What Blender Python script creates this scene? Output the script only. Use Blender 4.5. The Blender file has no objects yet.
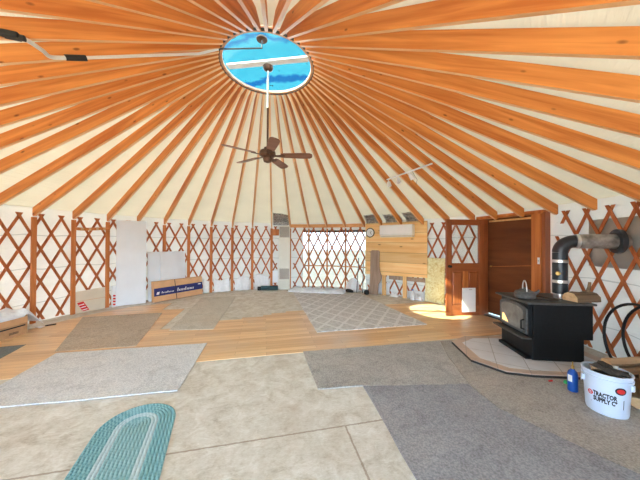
import bpy, bmesh, math, random
from mathutils import Vector, Matrix
C = bpy.context.scene.collection
PI = math.pi
rnd = random.Random(7)
R = 4.57                      # inner face of the wall lattice
TH0, DTH = -1.3527, 2*PI/48   # angle of the rafter over the leftmost wall post, rafter spacing
FA = 0.218                    # floor boards run at this angle
def ang(k): return TH0 + DTH*k
def P(th, r, z=0.0): return Vector((r*math.sin(th), r*math.cos(th), z))

# ---------------------------------------------------------------- materials
def new_mat(name):
    m = bpy.data.materials.new(name); m.use_nodes = True
    nt = m.node_tree; nt.nodes.clear()
    out = nt.nodes.new('ShaderNodeOutputMaterial')
    return m, nt, out
def N(nt, typ, ins=None, **kw):
    n = nt.nodes.new(typ)
    for k, v in kw.items(): setattr(n, k, v)
    for k, v in (ins or {}).items():
        if isinstance(v, bpy.types.NodeSocket): nt.links.new(v, n.inputs[k])
        else: n.inputs[k].default_value = v
    return n
def c4(c): return (c[0], c[1], c[2], 1.0)
def ramp(nt, fac, stops):
    r = N(nt, 'ShaderNodeValToRGB', {'Fac': fac}); e = r.color_ramp.elements
    while len(e) < len(stops): e.new(0.5)
    for i, (p, c) in enumerate(stops): e[i].position = p; e[i].color = c4(c)
    return r.outputs['Color']
def math_(nt, op, a, b=0.0, c=0.0):
    n = N(nt, 'ShaderNodeMath', operation=op)
    for i, v in enumerate((a, b, c)):
        if isinstance(v, bpy.types.NodeSocket): nt.links.new(v, n.inputs[i])
        else: n.inputs[i].default_value = v
    return n.outputs[0]
def mix(nt, fac, a, b, blend='MIX'):
    n = N(nt, 'ShaderNodeMix', data_type='RGBA', blend_type=blend)
    for i, v in ((0, fac), (6, a), (7, b)):
        if isinstance(v, bpy.types.NodeSocket): nt.links.new(v, n.inputs[i])
        else: n.inputs[i].default_value = c4(v) if i else v
    return n.outputs[2]
def coords(nt, scale=(1,1,1), rot=(0,0,0), rand=False, pre=0.0):
    t = N(nt, 'ShaderNodeTexCoord').outputs['Object']
    if rand:
        oi = N(nt, 'ShaderNodeObjectInfo').outputs['Random']
        v = N(nt, 'ShaderNodeVectorMath', {0: (37.0, 19.0, 53.0)}, operation='SCALE'); nt.links.new(oi, v.inputs['Scale'])
        t = N(nt, 'ShaderNodeVectorMath', {0: t, 1: v.outputs[0]}, operation='ADD').outputs[0]
    if pre: t = N(nt, 'ShaderNodeMapping', {'Vector': t, 'Rotation': (0, pre, 0)}).outputs[0]
    return N(nt, 'ShaderNodeMapping', {'Vector': t, 'Scale': scale, 'Rotation': rot}).outputs[0]
def noise(nt, vec, scale=5, detail=3, dist=0.0, rough=.5):
    return N(nt, 'ShaderNodeTexNoise', {'Vector': vec, 'Scale': scale, 'Detail': detail, 'Distortion': dist, 'Roughness': rough}).outputs['Fac']
def surf(nt, out, col, rough=.5, metal=0.0, bump=None, bstr=.2, bdist=.01, spec=.4, **ex):
    b = N(nt, 'ShaderNodeBsdfPrincipled')
    for k, v in dict({'Base Color': col, 'Roughness': rough, 'Metallic': metal, 'Specular IOR Level': spec}, **ex).items():
        if isinstance(v, bpy.types.NodeSocket): nt.links.new(v, b.inputs[k])
        else: b.inputs[k].default_value = c4(v) if (isinstance(v, tuple) and len(v) == 3) else v
    if bump is not None:
        bn = N(nt, 'ShaderNodeBump', {'Height': bump, 'Strength': bstr, 'Distance': bdist})
        nt.links.new(bn.outputs[0], b.inputs['Normal'])
    nt.links.new(b.outputs[0], out.inputs['Surface'])
    return b
def plain(name, col, rough=.5, metal=0.0, var=.08, scale=8, spec=.4, bstr=.12, **ex):
    m, nt, out = new_mat(name)
    n = noise(nt, coords(nt), scale, 4)
    lo = tuple(max(0, x*(1-var)) for x in col); hi = tuple(min(1, x*(1+var)) for x in col)
    surf(nt, out, ramp(nt, n, [(.3, lo), (.7, hi)]), rough, metal, n, bstr, .004, spec, **ex)
    return m
def wood(name, c1, c2, axis=0, knots=True, rough=.5, grain=16, spec=.35, boards=0, board_axis=2, kc=(.16,.05,.015), pre=0.0, ksc=(9.0, 3.4), kp=.72, kd=(.08,.2)):
    m, nt, out = new_mat(name)
    s = [grain]*3; s[axis] = .9
    v = coords(nt, tuple(s), rand=True, pre=pre)
    n = noise(nt, v, 1.0, 4, .6)
    s2 = [3.0]*3; s2[axis] = .7
    big = noise(nt, coords(nt, tuple(s2), rand=True, pre=pre), 1.0, 2)
    f = math_(nt, 'ADD', math_(nt, 'MULTIPLY', n, .65), math_(nt, 'MULTIPLY', big, .35))
    col = ramp(nt, f, [(.36, c1), (.62, c2)])
    if knots:
        s3 = [ksc[0]]*3; s3[axis] = ksc[1]
        vo = N(nt, 'ShaderNodeTexVoronoi', {'Vector': coords(nt, tuple(s3), rand=True, pre=pre), 'Scale': 1.0})
        sel = math_(nt, 'GREATER_THAN', N(nt, 'ShaderNodeSeparateColor', {0: vo.outputs['Color']}).outputs[0], kp)
        k = math_(nt, 'MULTIPLY', N(nt, 'ShaderNodeMapRange', {'Value': vo.outputs['Distance'], 'From Min': kd[0], 'From Max': kd[1], 'To Min': 1.0, 'To Max': 0.0}).outputs[0], sel)
        col = mix(nt, math_(nt, 'MULTIPLY', k, .75), col, kc)
    if boards:
        t = N(nt, 'ShaderNodeSeparateXYZ', {0: N(nt, 'ShaderNodeTexCoord').outputs['Object']}).outputs[board_axis]
        fr = math_(nt, 'FRACT', math_(nt, 'DIVIDE', t, boards))
        line = math_(nt, 'LESS_THAN', math_(nt, 'ABSOLUTE', math_(nt, 'SUBTRACT', fr, .5)), .018)
        idx = math_(nt, 'FLOOR', math_(nt, 'DIVIDE', t, boards))
        wn = N(nt, 'ShaderNodeTexWhiteNoise', {'W': math_(nt, 'FLOOR', math_(nt, 'ADD', math_(nt, 'DIVIDE', t, boards), .5))}, noise_dimensions='1D').outputs['Value']
        hsv = N(nt, 'ShaderNodeHueSaturation', {'Color': col, 'Value': math_(nt, 'ADD', .88, math_(nt, 'MULTIPLY', wn, .24))}).outputs[0]
        col = mix(nt, math_(nt, 'MULTIPLY', line, .7), hsv, tuple(x*.35 for x in c1))
    surf(nt, out, col, rough, 0, n, .15, .004, spec)
    return m
def fabric(name, col, transl, wave_scale=None, seams=None, bstr=.5):
    m, nt, out = new_mat(name)
    t = coords(nt)
    sp = N(nt, 'ShaderNodeSeparateXYZ', {0: t})
    rad = N(nt, 'ShaderNodeVectorMath', {0: N(nt, 'ShaderNodeCombineXYZ', {0: sp.outputs[0], 1: sp.outputs[1]}).outputs[0]}, operation='LENGTH').outputs['Value']
    th = math_(nt, 'ARCTAN2', sp.outputs[0], sp.outputs[1])
    v = N(nt, 'ShaderNodeCombineXYZ', {0: math_(nt, 'MULTIPLY', th, wave_scale[0]), 1: math_(nt, 'MULTIPLY', rad, wave_scale[1]), 2: math_(nt, 'MULTIPLY', sp.outputs[2], wave_scale[2])}).outputs[0]
    n = noise(nt, v, 1.0, 3, .4)
    c = ramp(nt, noise(nt, t, 2.2, 4), [(.3, tuple(x*.93 for x in col)), (.7, col)])
    if seams:
        for z0 in seams:
            zz = math_(nt, 'ADD', sp.outputs[2], math_(nt, 'MULTIPLY', math_(nt, 'SUBTRACT', noise(nt, v, .6, 1), .5), .10))
            ln = math_(nt, 'LESS_THAN', math_(nt, 'ABSOLUTE', math_(nt, 'SUBTRACT', zz, z0)), .007)
            c = mix(nt, math_(nt, 'MULTIPLY', ln, .45), c, (.25, .27, .25))
    bn = N(nt, 'ShaderNodeBump', {'Height': n, 'Strength': bstr, 'Distance': .03}).outputs[0]
    d = N(nt, 'ShaderNodeBsdfDiffuse', {'Color': c, 'Normal': bn})
    tr = N(nt, 'ShaderNodeBsdfTranslucent', {'Color': c, 'Normal': bn})
    mx = N(nt, 'ShaderNodeMixShader', {0: transl, 1: d.outputs[0], 2: tr.outputs[0]})
    nt.links.new(mx.outputs[0], out.inputs['Surface'])
    return m
def carpet(name, c1, c2, patch=1.6, dirt=(.30,.24,.18), dirtamt=.25, fine=75):
    m, nt, out = new_mat(name)
    t = coords(nt)
    big = noise(nt, t, patch, 4, .5, .6)
    fi = noise(nt, t, fine, 2)
    mid = noise(nt, t, 22, 4, .3, .65)
    col = ramp(nt, math_(nt, 'ADD', math_(nt, 'MULTIPLY', big, .55), math_(nt, 'MULTIPLY', mid, .45)), [(.36, c1), (.62, c2)])
    d = N(nt, 'ShaderNodeMapRange', {'Value': noise(nt, t, 1.1, 5, 1.0, .6), 'From Min': .48, 'From Max': .68}).outputs[0]
    col = mix(nt, math_(nt, 'MULTIPLY', d, dirtamt), col, dirt)
    d2 = N(nt, 'ShaderNodeMapRange', {'Value': noise(nt, t, 2.7, 6, 1.4, .7), 'From Min': .50, 'From Max': .64}).outputs[0]
    col = mix(nt, math_(nt, 'MULTIPLY', d2, .55), col, tuple(x*.68 for x in c1))
    col = mix(nt, .35, col, ramp(nt, fi, [(.35, tuple(x*.55 for x in c1)), (.65, tuple(min(1, x*1.25) for x in c2))]))
    surf(nt, out, col, .95, 0, fi, .5, .006, .1)
    return m
def glassy(name, tint, gloss=.08, rough=.05):
    m, nt, out = new_mat(name)
    t = N(nt, 'ShaderNodeBsdfTransparent', {'Color': c4(tint)})
    g = N(nt, 'ShaderNodeBsdfGlossy', {'Roughness': rough})
    mx = N(nt, 'ShaderNodeMixShader', {0: gloss, 1: t.outputs[0], 2: g.outputs[0]})
    nt.links.new(mx.outputs[0], out.inputs['Surface'])
    return m

M = {}
M['rafter'] = wood('rafter_pine', (.58,.16,.030), (.88,.345,.085), 0, kc=(.13,.03,.010), grain=16, pre=-.48, ksc=(11.0, 5.0), kp=.62, kd=(.07,.17))
M['rafterbounce'] = wood('rafter_bounce_underside', (.78,.40,.17), (.92,.58,.32), 0, knots=False, grain=14, pre=-.48)  # paler underside colour stands in for bounce light off the floor
M['post'] = wood('post_fir', (.50,.155,.040), (.70,.265,.085), 2, knots=False)
M['lattice'] = wood('lattice_fir', (.36,.095,.028), (.56,.18,.06), 2, knots=False)
M['pine'] = wood('pine_cladding', (.84,.49,.19), (.97,.68,.34), 0, boards=.27, board_axis=2, kc=(.25,.09,.02), grain=10)
M['stud'] = wood('stud_pine', (.78,.42,.15), (.93,.60,.27), 2, knots=False)
M['header'] = wood('header_fir', (.70,.30,.10), (.85,.44,.18), 0, knots=False)
M['door'] = wood('door_fir', (.29,.075,.022), (.43,.130,.042), 2, knots=False, rough=.3, spec=.5)
M['doorrail'] = wood('door_rail_fir', (.29,.075,.022), (.43,.130,.042), 0, knots=False, rough=.3, spec=.5)
M['jamb'] = wood('jamb_fir', (.48,.14,.035), (.66,.24,.065), 2, knots=False, rough=.4)
M['brown'] = wood('dark_plywood', (.12,.035,.012), (.20,.066,.022), 0, knots=False, grain=7)
M['darkwood'] = wood('dark_trim', (.10,.03,.015), (.18,.055,.025), 2, knots=False)
M['greywood'] = wood('weathered_plank', (.30,.20,.14), (.46,.34,.26), 2, knots=True, kc=(.15,.09,.06))
M['bark'] = wood('bark', (.12,.075,.045), (.26,.17,.10), 0, knots=False, grain=30, rough=.9)
M['cutwood'] = wood('cut_wood', (.55,.34,.17), (.74,.50,.28), 0, knots=False, grain=20)
M['charred'] = wood('charred_scrap', (.02,.016,.013), (.06,.045,.035), 0, knots=False, grain=20, rough=.8)
M['splitwood'] = wood('split_wood', (.38,.24,.14), (.60,.42,.26), 0, knots=False, grain=18, rough=.9)
M['roof'] = fabric('roof_fabric', (.82,.80,.66), .062, (9, 30, 30), None, .4)
M['wall'] = fabric('wall_fabric', (.82,.815,.77), .050, (16, 1, 7), (.36, .98, 1.6), .8)
M['vinylwhite'] = plain('white_sheeting', (.86,.88,.90), .5, var=.06, scale=14, bstr=.4)
M['whiteboard'] = plain('white_board', (.82,.87,.93), .55, var=.03, scale=3)
M['white'] = plain('white_enamel', (.91,.93,.95), .35, var=.02)
M['heaterwhite'] = plain('heater_enamel', (.80,.80,.72), .4, var=.03)
M['bucket'] = plain('bucket_plastic', (.65,.755,.94), .35, var=.03)
M['card'] = plain('cardboard', (.72,.42,.22), .85, var=.10, scale=6)
M['paleboard'] = plain('pale_cardboard', (.72,.62,.48), .8, var=.05, scale=4)
M['navy'] = plain('navy_print', (.022,.03,.16), .6, var=.2)
M['redprint'] = plain('red_print', (.70,.03,.03), .6)
M['whiteprint'] = plain('white_print', (.85,.85,.85), .6)
M['blackprint'] = plain('black_print', (.02,.02,.03), .6)
M['iron'] = plain('stove_iron', (.006,.0075,.009), .45, var=.2, scale=30, spec=.3)
M['irongrey'] = plain('worn_iron', (.09,.088,.085), .5, .3, var=.2, scale=20)
M['castiron'] = plain('cast_iron_grey', (.10,.10,.10), .55, .2, var=.25, scale=40)
M['pipe'] = plain('black_stovepipe', (.020,.026,.034), .33, .1, var=.25, scale=12, spec=.6)
M['steel'] = plain('bright_steel', (.72,.74,.76), .28, .9, var=.08, scale=18)
M['sheet'] = plain('dull_sheet_metal', (.46,.44,.41), .6, .35, var=.10, scale=5)
M['galv'] = plain('galvanised_pipe', (.36,.34,.32), .38, .75, var=.55, scale=9, bstr=.3)
M['dark'] = plain('black_plastic', (.018,.018,.018), .45, var=.15)
M['rubber'] = plain('black_rubber', (.012,.012,.014), .6, var=.2)
M['fanbrown'] = plain('fan_bronze', (.14,.075,.05), .35, .5, var=.15)
M['fanblade'] = wood('fan_blade_wood', (.20,.085,.05), (.30,.14,.09), 0, knots=False, rough=.35)
M['blue'] = plain('blue_paint', (.012,.09,.42), .35, .1, var=.12)
M['brass'] = plain('brass', (.62,.42,.14), .35, .9)
M['green'] = plain('green_plastic', (.05,.45,.16), .5)
M['teal'] = plain('dark_teal_foam', (.035,.09,.11), .7, var=.2)
M['foil'] = plain('foil_liner', (.46,.47,.48), .45, .4, var=.45, scale=22, bstr=.8)
M['conduit'] = plain('conduit_white', (.84,.82,.76), .4, .1, var=.03)
M['ringwood'] = wood('ring_laminate', (.62,.30,.16), (.80,.46,.30), 0, knots=False)
M['kraft'] = plain('worn_cardboard', (.50,.30,.155), .9, var=.18, scale=9)
M['bluesheet'] = plain('blue_white_sheeting', (.80,.86,.94), .55, var=.10, scale=16, bstr=.5)
M['outground'] = plain('pale_ground', (.80,.80,.78), .95, var=.10, scale=1.5)
M['glass'] = glassy('door_glass', (.95,.97,.97), .06, .03)
M['vinyl_dim'] = glassy('dimmed_clear_vinyl', (.15,.162,.165), .04, .15)  # clear vinyl, coloured dark to dim the bright view outside
M['vinyl'] = glassy('clear_vinyl', (.86,.90,.92), .05, .15)
M['brick'] = plain('brick_red', (.42,.13,.08), .85, var=.15)

# the skylight: tinted acrylic with wavy darker blue streaks and dirt
def dome_mat():
    m, nt, out = new_mat('dome_acrylic')
    t = coords(nt); sp = N(nt, 'ShaderNodeSeparateXYZ', {0: t})
    y = math_(nt, 'ADD', sp.outputs[1], math_(nt, 'MULTIPLY', sp.outputs[0], .14))
    wob = math_(nt, 'MULTIPLY', math_(nt, 'SUBTRACT', noise(nt, t, 2.6, 3, .4), .5), .40)
    a = math_(nt, 'ABSOLUTE', math_(nt, 'SUBTRACT', math_(nt, 'ADD', y, wob), .42))
    s1 = N(nt, 'ShaderNodeMapRange', {'Value': a, 'From Min': .035, 'From Max': .075, 'To Min': 1.0, 'To Max': 0.0}).outputs[0]
    a2 = math_(nt, 'ABSOLUTE', math_(nt, 'SUBTRACT', math_(nt, 'ADD', y, math_(nt, 'MULTIPLY', wob, 1.5)), -.37))
    s2 = N(nt, 'ShaderNodeMapRange', {'Value': a2, 'From Min': .01, 'From Max': .07, 'To Min': .8, 'To Max': 0.0}).outputs[0]
    streak = math_(nt, 'MAXIMUM', s1, s2)
    big = noise(nt, t, 3.0, 4, 1.0)
    col = ramp(nt, big, [(.32, (.52,.74,.78)), (.66, (.72,.84,.84))])
    col = mix(nt, streak, col, (.10,.28,.58))
    sp2 = N(nt, 'ShaderNodeMapRange', {'Value': noise(nt, t, 19, 2), 'From Min': .71, 'From Max': .74}).outputs[0]
    col = mix(nt, math_(nt, 'MULTIPLY', sp2, .8), col, (.02,.05,.07))
    tr = N(nt, 'ShaderNodeBsdfTransparent', {'Color': col})
    g = N(nt, 'ShaderNodeBsdfGlossy', {'Roughness': .15})
    mx = N(nt, 'ShaderNodeMixShader', {0: .04, 1: tr.outputs[0], 2: g.outputs[0]})
    nt.links.new(mx.outputs[0], out.inputs['Surface'])
    return m
M['dome'] = dome_mat()

def subfloor_mat():
    m, nt, out = new_mat('bare_subfloor')
    t = coords(nt, rot=(0, 0, 0))
    sp = N(nt, 'ShaderNodeSeparateXYZ', {0: t})
    fl = noise(nt, coords(nt, (1, 2.2, 1)), 26, 5, 1.2, .65)
    big = noise(nt, t, 1.3, 5, .6, .6)
    mid = noise(nt, t, 6, 5, .8, .65)
    col = ramp(nt, math_(nt, 'ADD', math_(nt, 'MULTIPLY', fl, .4), math_(nt, 'MULTIPLY', mid, .6)), [(.30, (.44,.39,.32)), (.46, (.66,.63,.57)), (.64, (.84,.83,.80))])
    d = N(nt, 'ShaderNodeMapRange', {'Value': big, 'From Min': .5, 'From Max': .75}).outputs[0]
    col = mix(nt, math_(nt, 'MULTIPLY', d, .5), col, (.46,.36,.26))
    # panel joints
    wob = math_(nt, 'MULTIPLY', math_(nt, 'SUBTRACT', noise(nt, t, 30, 3), .5), .014)
    ly = math_(nt, 'ABSOLUTE', math_(nt, 'SUBTRACT', math_(nt, 'FRACT', math_(nt, 'DIVIDE', math_(nt, 'ADD', math_(nt, 'ADD', sp.outputs[1], wob), 1.705+.61), 1.22)), .5))
    lx = math_(nt, 'ABSOLUTE', math_(nt, 'SUBTRACT', math_(nt, 'FRACT', math_(nt, 'DIVIDE', math_(nt, 'ADD', math_(nt, 'ADD', sp.outputs[0], wob), .61), 2.44)), .5))
    ln = math_(nt, 'MAXIMUM', math_(nt, 'MULTIPLY', math_(nt, 'LESS_THAN', ly, .006), math_(nt, 'LESS_THAN', sp.outputs[1], -.9)), math_(nt, 'MULTIPLY', math_(nt, 'LESS_THAN', lx, .003), math_(nt, 'LESS_THAN', sp.outputs[1], -1.7)))
    col = mix(nt, math_(nt, 'MULTIPLY', ln, .6), col, (.26,.18,.12))
    surf(nt, out, col, .8, 0, fl, .25, .006, .2)
    return m
M['subfloor'] = subfloor_mat()
def laminate_mat():
    m, nt, out = new_mat('laminate_planks')
    t = coords(nt)
    br = N(nt, 'ShaderNodeTexBrick', {'Vector': t, 'Color1': (.0,.0,.0,1), 'Color2': (1,1,1,1), 'Mortar': (.5,.5,.5,1), 'Scale': 1.0, 'Mortar Size': .0018, 'Brick Width': 1.1, 'Row Height': .095}, offset=.37)
    n = noise(nt, coords(nt, (1.2, 24, 1)), 1.0, 4, .5)
    col = ramp(nt, math_(nt, 'ADD', math_(nt, 'MULTIPLY', n, .6), math_(nt, 'MULTIPLY', br.outputs['Color'], .35)), [(.22, (.64,.37,.175)), (.68, (.92,.63,.345))])
    dirt = N(nt, 'ShaderNodeMapRange', {'Value': noise(nt, t, 1.4, 5, .7), 'From Min': .46, 'From Max': .75}).outputs[0]
    col = mix(nt, math_(nt, 'MULTIPLY', dirt, .45), col, (.66,.56,.44))
    col = mix(nt, math_(nt, 'MULTIPLY', br.outputs['Fac'], .6), col, (.26,.12,.05))
    surf(nt, out, col, .32, 0, n, .04, .002, .45)
    return m
M['laminate'] = laminate_mat()
M['carpet_dark'] = carpet('carpet_grey', (.265,.27,.305), (.42,.43,.475), 1.7, (.42,.39,.36), .3)
M['carpet_grey'] = carpet('carpet_mid_grey', (.34,.335,.335), (.56,.55,.54), 2.2, (.50,.44,.38), .35)
M['carpet_dust'] = carpet('carpet_dusty', (.34,.325,.31), (.50,.475,.45), 1.5, (.52,.43,.34), .4)
M['carpet_blue'] = carpet('carpet_pale_blue', (.62,.655,.73), (.79,.82,.88), 1.4, (.62,.58,.52), .25)
M['carpet_brown'] = carpet('carpet_brown_grey', (.46,.39,.32), (.62,.54,.46), 1.6, (.52,.38,.25), .5)
M['carpet_strip'] = carpet('carpet_strip_grey', (.56,.53,.48), (.70,.67,.62), 2.0, (.58,.48,.36), .35)
M['mat_slate'] = carpet('mat_slate', (.15,.18,.20), (.24,.27,.29), 2.0, (.3,.27,.24), .2)
def trellis_rug():
    m, nt, out = new_mat('trellis_rug')
    t = coords(nt); sp = N(nt, 'ShaderNodeSeparateXYZ', {0: t})
    w = math_(nt, 'MULTIPLY', math_(nt, 'SUBTRACT', noise(nt, t, 14, 2), .5), .12)
    u = math_(nt, 'ADD', math_(nt, 'DIVIDE', sp.outputs[0], .36), w); v = math_(nt, 'DIVIDE', sp.outputs[1], .50)
    def ln(x): return math_(nt, 'LESS_THAN', math_(nt, 'ABSOLUTE', math_(nt, 'SUBTRACT', math_(nt, 'FRACT', x), .5)), .085)
    l = math_(nt, 'MAXIMUM', ln(math_(nt, 'ADD', u, v)), ln(math_(nt, 'SUBTRACT', u, v)))
    fi = noise(nt, t, 120, 2); mid = noise(nt, t, 16, 4, .4)
    base = ramp(nt, mid, [(.36, (.55,.55,.57)), (.62, (.77,.77,.80))])
    col = mix(nt, math_(nt, 'MULTIPLY', l, .85), base, (.92,.93,.96))
    col = mix(nt, .3, col, ramp(nt, fi, [(.35, (.28,.27,.27)), (.65, (.8,.8,.8))]))
    surf(nt, out, col, .95, 0, fi, .5, .01, .1)
    return m
M['trellis'] = trellis_rug()
def braid_mat(name, c1, c2):
    m, nt, out = new_mat(name)
    t = coords(nt)
    w = N(nt, 'ShaderNodeTexChecker', {'Vector': N(nt, 'ShaderNodeMapping', {'Vector': t, 'Rotation': (0,0,.5), 'Scale': (1,1,.001)}).outputs[0], 'Scale': 62.0, 'Color1': c4(c1), 'Color2': c4(c2)})
    col = mix(nt, .3, w.outputs['Color'], ramp(nt, noise(nt, t, 90, 2), [(.35, c1), (.65, c2)]))
    surf(nt, out, col, .9, 0, w.outputs['Fac'], .5, .004, .1)
    return m
M['braid_teal'] = braid_mat('braid_teal', (.13,.33,.40), (.34,.61,.69))
M['braid_light'] = braid_mat('braid_light', (.42,.58,.66), (.62,.76,.82))
M['braid_mid'] = braid_mat('braid_mid', (.19,.40,.46), (.40,.63,.70))
def tile_mat(name, c1, c2, sx, sy):
    m, nt, out = new_mat(name)
    t = coords(nt, rot=(0, 0, .5))
    br = N(nt, 'ShaderNodeTexBrick', {'Vector': t, 'Color1': c4(c1), 'Color2': c4(c2), 'Mortar': (.30,.27,.25,1), 'Scale': 1.0, 'Mortar Size': .004, 'Brick Width': sx, 'Row Height': sy}, offset=0.0)
    n = noise(nt, t, 9, 4)
    col = mix(nt, .25, br.outputs['Color'], ramp(nt, n, [(.3, tuple(x*.8 for x in c1)), (.7, c2)]))
    surf(nt, out, col, .35, 0, br.outputs['Fac'], .2, -.003, .4)
    return m
M['tile'] = tile_mat('hearth_tile', (.72,.73,.78), (.82,.83,.88), .31, .31)
M['tileborder'] = tile_mat('hearth_border_tile', (.56,.42,.34), (.64,.50,.42), .31, .31)
def speckle_mat():
    m, nt, out = new_mat('yellow_green_board')
    n = noise(nt, coords(nt), 11, 5, 1.6, .6)
    surf(nt, out, ramp(nt, n, [(.34, (.66,.56,.24)), (.5, (.84,.80,.48)), (.64, (.90,.90,.66))]), .8, 0, n, .2, .004, .2)
    return m
M['speckle'] = speckle_mat()
def stove_glass_mat():
    m, nt, out = new_mat('stove_glass')
    t = coords(nt)
    n = noise(nt, t, 9, 4, .5)
    surf(nt, out, ramp(nt, n, [(.3, (.16,.15,.14)), (.7, (.30,.29,.27))]), .18, 0, None, spec=.6)
    return m
M['stoveglass'] = stove_glass_mat()
def glow_patch_mat():
    m, nt, out = new_mat('orange_glow_patch')  # emissive orange, a painted glow for the stove glass
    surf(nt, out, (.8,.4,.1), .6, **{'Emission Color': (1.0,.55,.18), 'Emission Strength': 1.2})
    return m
M['glowpatch'] = glow_patch_mat()
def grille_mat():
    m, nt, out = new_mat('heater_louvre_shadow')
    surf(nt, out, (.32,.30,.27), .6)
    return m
M['louvre'] = plain('louvre_grey', (.62,.59,.54), .5, .2, var=.08)
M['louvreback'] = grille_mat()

# ---------------------------------------------------------------- mesh building
class MB:
    def __init__(s): s.bm = bmesh.new(); s.mi = 0
    def face(s, vs):
        try:
            f = s.bm.faces.new(vs); f.material_index = s.mi; return f
        except ValueError: return None
    def box(s, c, size, rot=None, taper=1.0):
        x, y, z = (d/2 for d in size); c = Vector(c); vs = []
        for sz in (-1, 1):
            k = taper if sz > 0 else 1.0
            for sx, sy in ((-1,-1),(1,-1),(1,1),(-1,1)):
                v = Vector((sx*x*k, sy*y*k, sz*z))
                if rot is not None: v = rot @ v
                vs.append(s.bm.verts.new(c + v))
        for q in ((3,2,1,0),(4,5,6,7),(0,1,5,4),(1,2,6,5),(2,3,7,6),(3,0,4,7)): s.face([vs[i] for i in q])
        return s
    def hexa(s, pts):
        vs = [s.bm.verts.new(p) for p in pts]
        for q in ((3,2,1,0),(4,5,6,7),(0,1,5,4),(1,2,6,5),(2,3,7,6),(3,0,4,7)): s.face([vs[i] for i in q])
        return s
    def strip(s, quads, closed=False):         # list of 4-corner sections -> swept solid
        rings = [[s.bm.verts.new(p) for p in q] for q in quads]; n = len(rings[0])
        pairs = list(zip(rings, rings[1:])) + ([(rings[-1], rings[0])] if closed else [])
        for a, b in pairs:
            for i in range(n): s.face([a[i], a[(i+1) % n], b[(i+1) % n], b[i]])
        if not closed: s.face(rings[0][::-1]); s.face(rings[-1])
        return s
    def tube(s, pts, rad, seg=8, closed=False):
        pts = [Vector(p) for p in pts]; n = len(pts)
        rads = rad if isinstance(rad, (list, tuple)) else [rad]*n
        up = None; quads = []
        for i, p in enumerate(pts):
            a = pts[(i-1) % n] if (closed or i > 0) else p
            b = pts[(i+1) % n] if (closed or i < n-1) else p
            t = (b - a).normalized()
            if up is None:
                up = Vector((0,0,1)) if abs(t.z) < .9 else Vector((1,0,0))
            u = (up - t*up.dot(t))
            if u.length < 1e-4: u = t.orthogonal()
            u.normalize(); w = t.cross(u); up = u
            quads.append([p + (u*math.cos(2*PI*j/seg) + w*math.sin(2*PI*j/seg))*rads[i] for j in range(seg)])
        return s.strip(quads, closed)
    def lathe(s, prof, c=(0,0,0), seg=24, axis=None):   # prof [(r,z)...]
        c = Vector(c); q = Matrix.Identity(3) if axis is None else Vector((0,0,1)).rotation_difference(Vector(axis).normalized()).to_matrix()
        rings = []
        for r, z in prof:
            rings.append([s.bm.verts.new(c + q @ Vector((max(r, 1e-4)*math.cos(2*PI*j/seg), max(r, 1e-4)*math.sin(2*PI*j/seg), z))) for j in range(seg)])
        for a, b in zip(rings, rings[1:]):
            for j in range(seg): s.face([a[j], a[(j+1) % seg], b[(j+1) % seg], b[j]])
        s.face(rings[0][::-1]); s.face(rings[-1])
        return s
    def prism(s, poly, z0, z1):
        a = [s.bm.verts.new((x, y, z0)) for x, y in poly]; b = [s.bm.verts.new((x, y, z1)) for x, y in poly]
        s.face(a[::-1]); s.face(b); n = len(poly)
        for i in range(n): s.face([a[i], a[(i+1) % n], b[(i+1) % n], b[i]])
        return s
    def slab(s, poly, y0, y1):                 # outline in x,z extruded along y
        a = [s.bm.verts.new((x, y0, z)) for x, z in poly]; b = [s.bm.verts.new((x, y1, z)) for x, z in poly]
        s.face(a); s.face(b[::-1]); n = len(poly)
        for i in range(n): s.face([a[(i+1) % n], a[i], b[i], b[(i+1) % n]])
        return s
    def grid(s, nx, ny, fn, thick=None):
        g = [[s.bm.verts.new(fn(i/nx, j/ny)) for i in range(nx+1)] for j in range(ny+1)]
        for j in range(ny):
            for i in range(nx): s.face([g[j][i], g[j][i+1], g[j+1][i+1], g[j+1][i]])
        return s
    def build(s, name, mats, parent=None, smooth=False, bevel=0.0, loc=None, rotz=0.0, solid=0.0, recalc=True, subsurf=0):
        if recalc: bmesh.ops.recalc_face_normals(s.bm, faces=s.bm.faces)
        me = bpy.data.meshes.new(name); s.bm.to_mesh(me); s.bm.free()
        for m in (mats if isinstance(mats, (list, tuple)) else [mats]): me.materials.append(m)
        if smooth:
            for p in me.polygons: p.use_smooth = True
            me.set_sharp_from_angle(angle=math.radians(40))
        o = bpy.data.objects.new(name, me); C.objects.link(o)
        if loc is not None: o.location = loc
        o.rotation_euler = (0, 0, rotz)
        if parent is not None: o.parent = parent
        if solid: md = o.modifiers.new('thickness', 'SOLIDIFY'); md.thickness = solid; md.offset = 0
        if bevel: md = o.modifiers.new('bevel', 'BEVEL'); md.width = bevel; md.segments = 2; md.limit_method = 'ANGLE'
        if subsurf: md = o.modifiers.new('subsurf', 'SUBSURF'); md.levels = md.render_levels = subsurf
        return o
def tag(o, label, cat, group=None, kind=None):
    o['label'] = label; o['category'] = cat
    if group: o['group'] = group
    if kind: o['kind'] = kind
    return o
def struct(o): o['kind'] = 'structure'; return o
def thing(name, label, cat, loc=(0,0,0), rotz=0.0, group=None):
    o = bpy.data.objects.new(name, None); C.objects.link(o); o.empty_display_size = .1
    o.location = loc; o.rotation_euler = (0, 0, rotz)
    return tag(o, label, cat, group)
def frame2(p0, p1):      # left and right foot points seen from the room: middle, heading, width
    dx, dy = p1[0]-p0[0], p1[1]-p0[1]
    return ((p0[0]+p1[0])/2, (p0[1]+p1[1])/2, 0.0), math.atan2(dy, dx), math.hypot(dx, dy)
def lean(a): return Matrix.Rotation(-a, 3, 'X')
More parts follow.
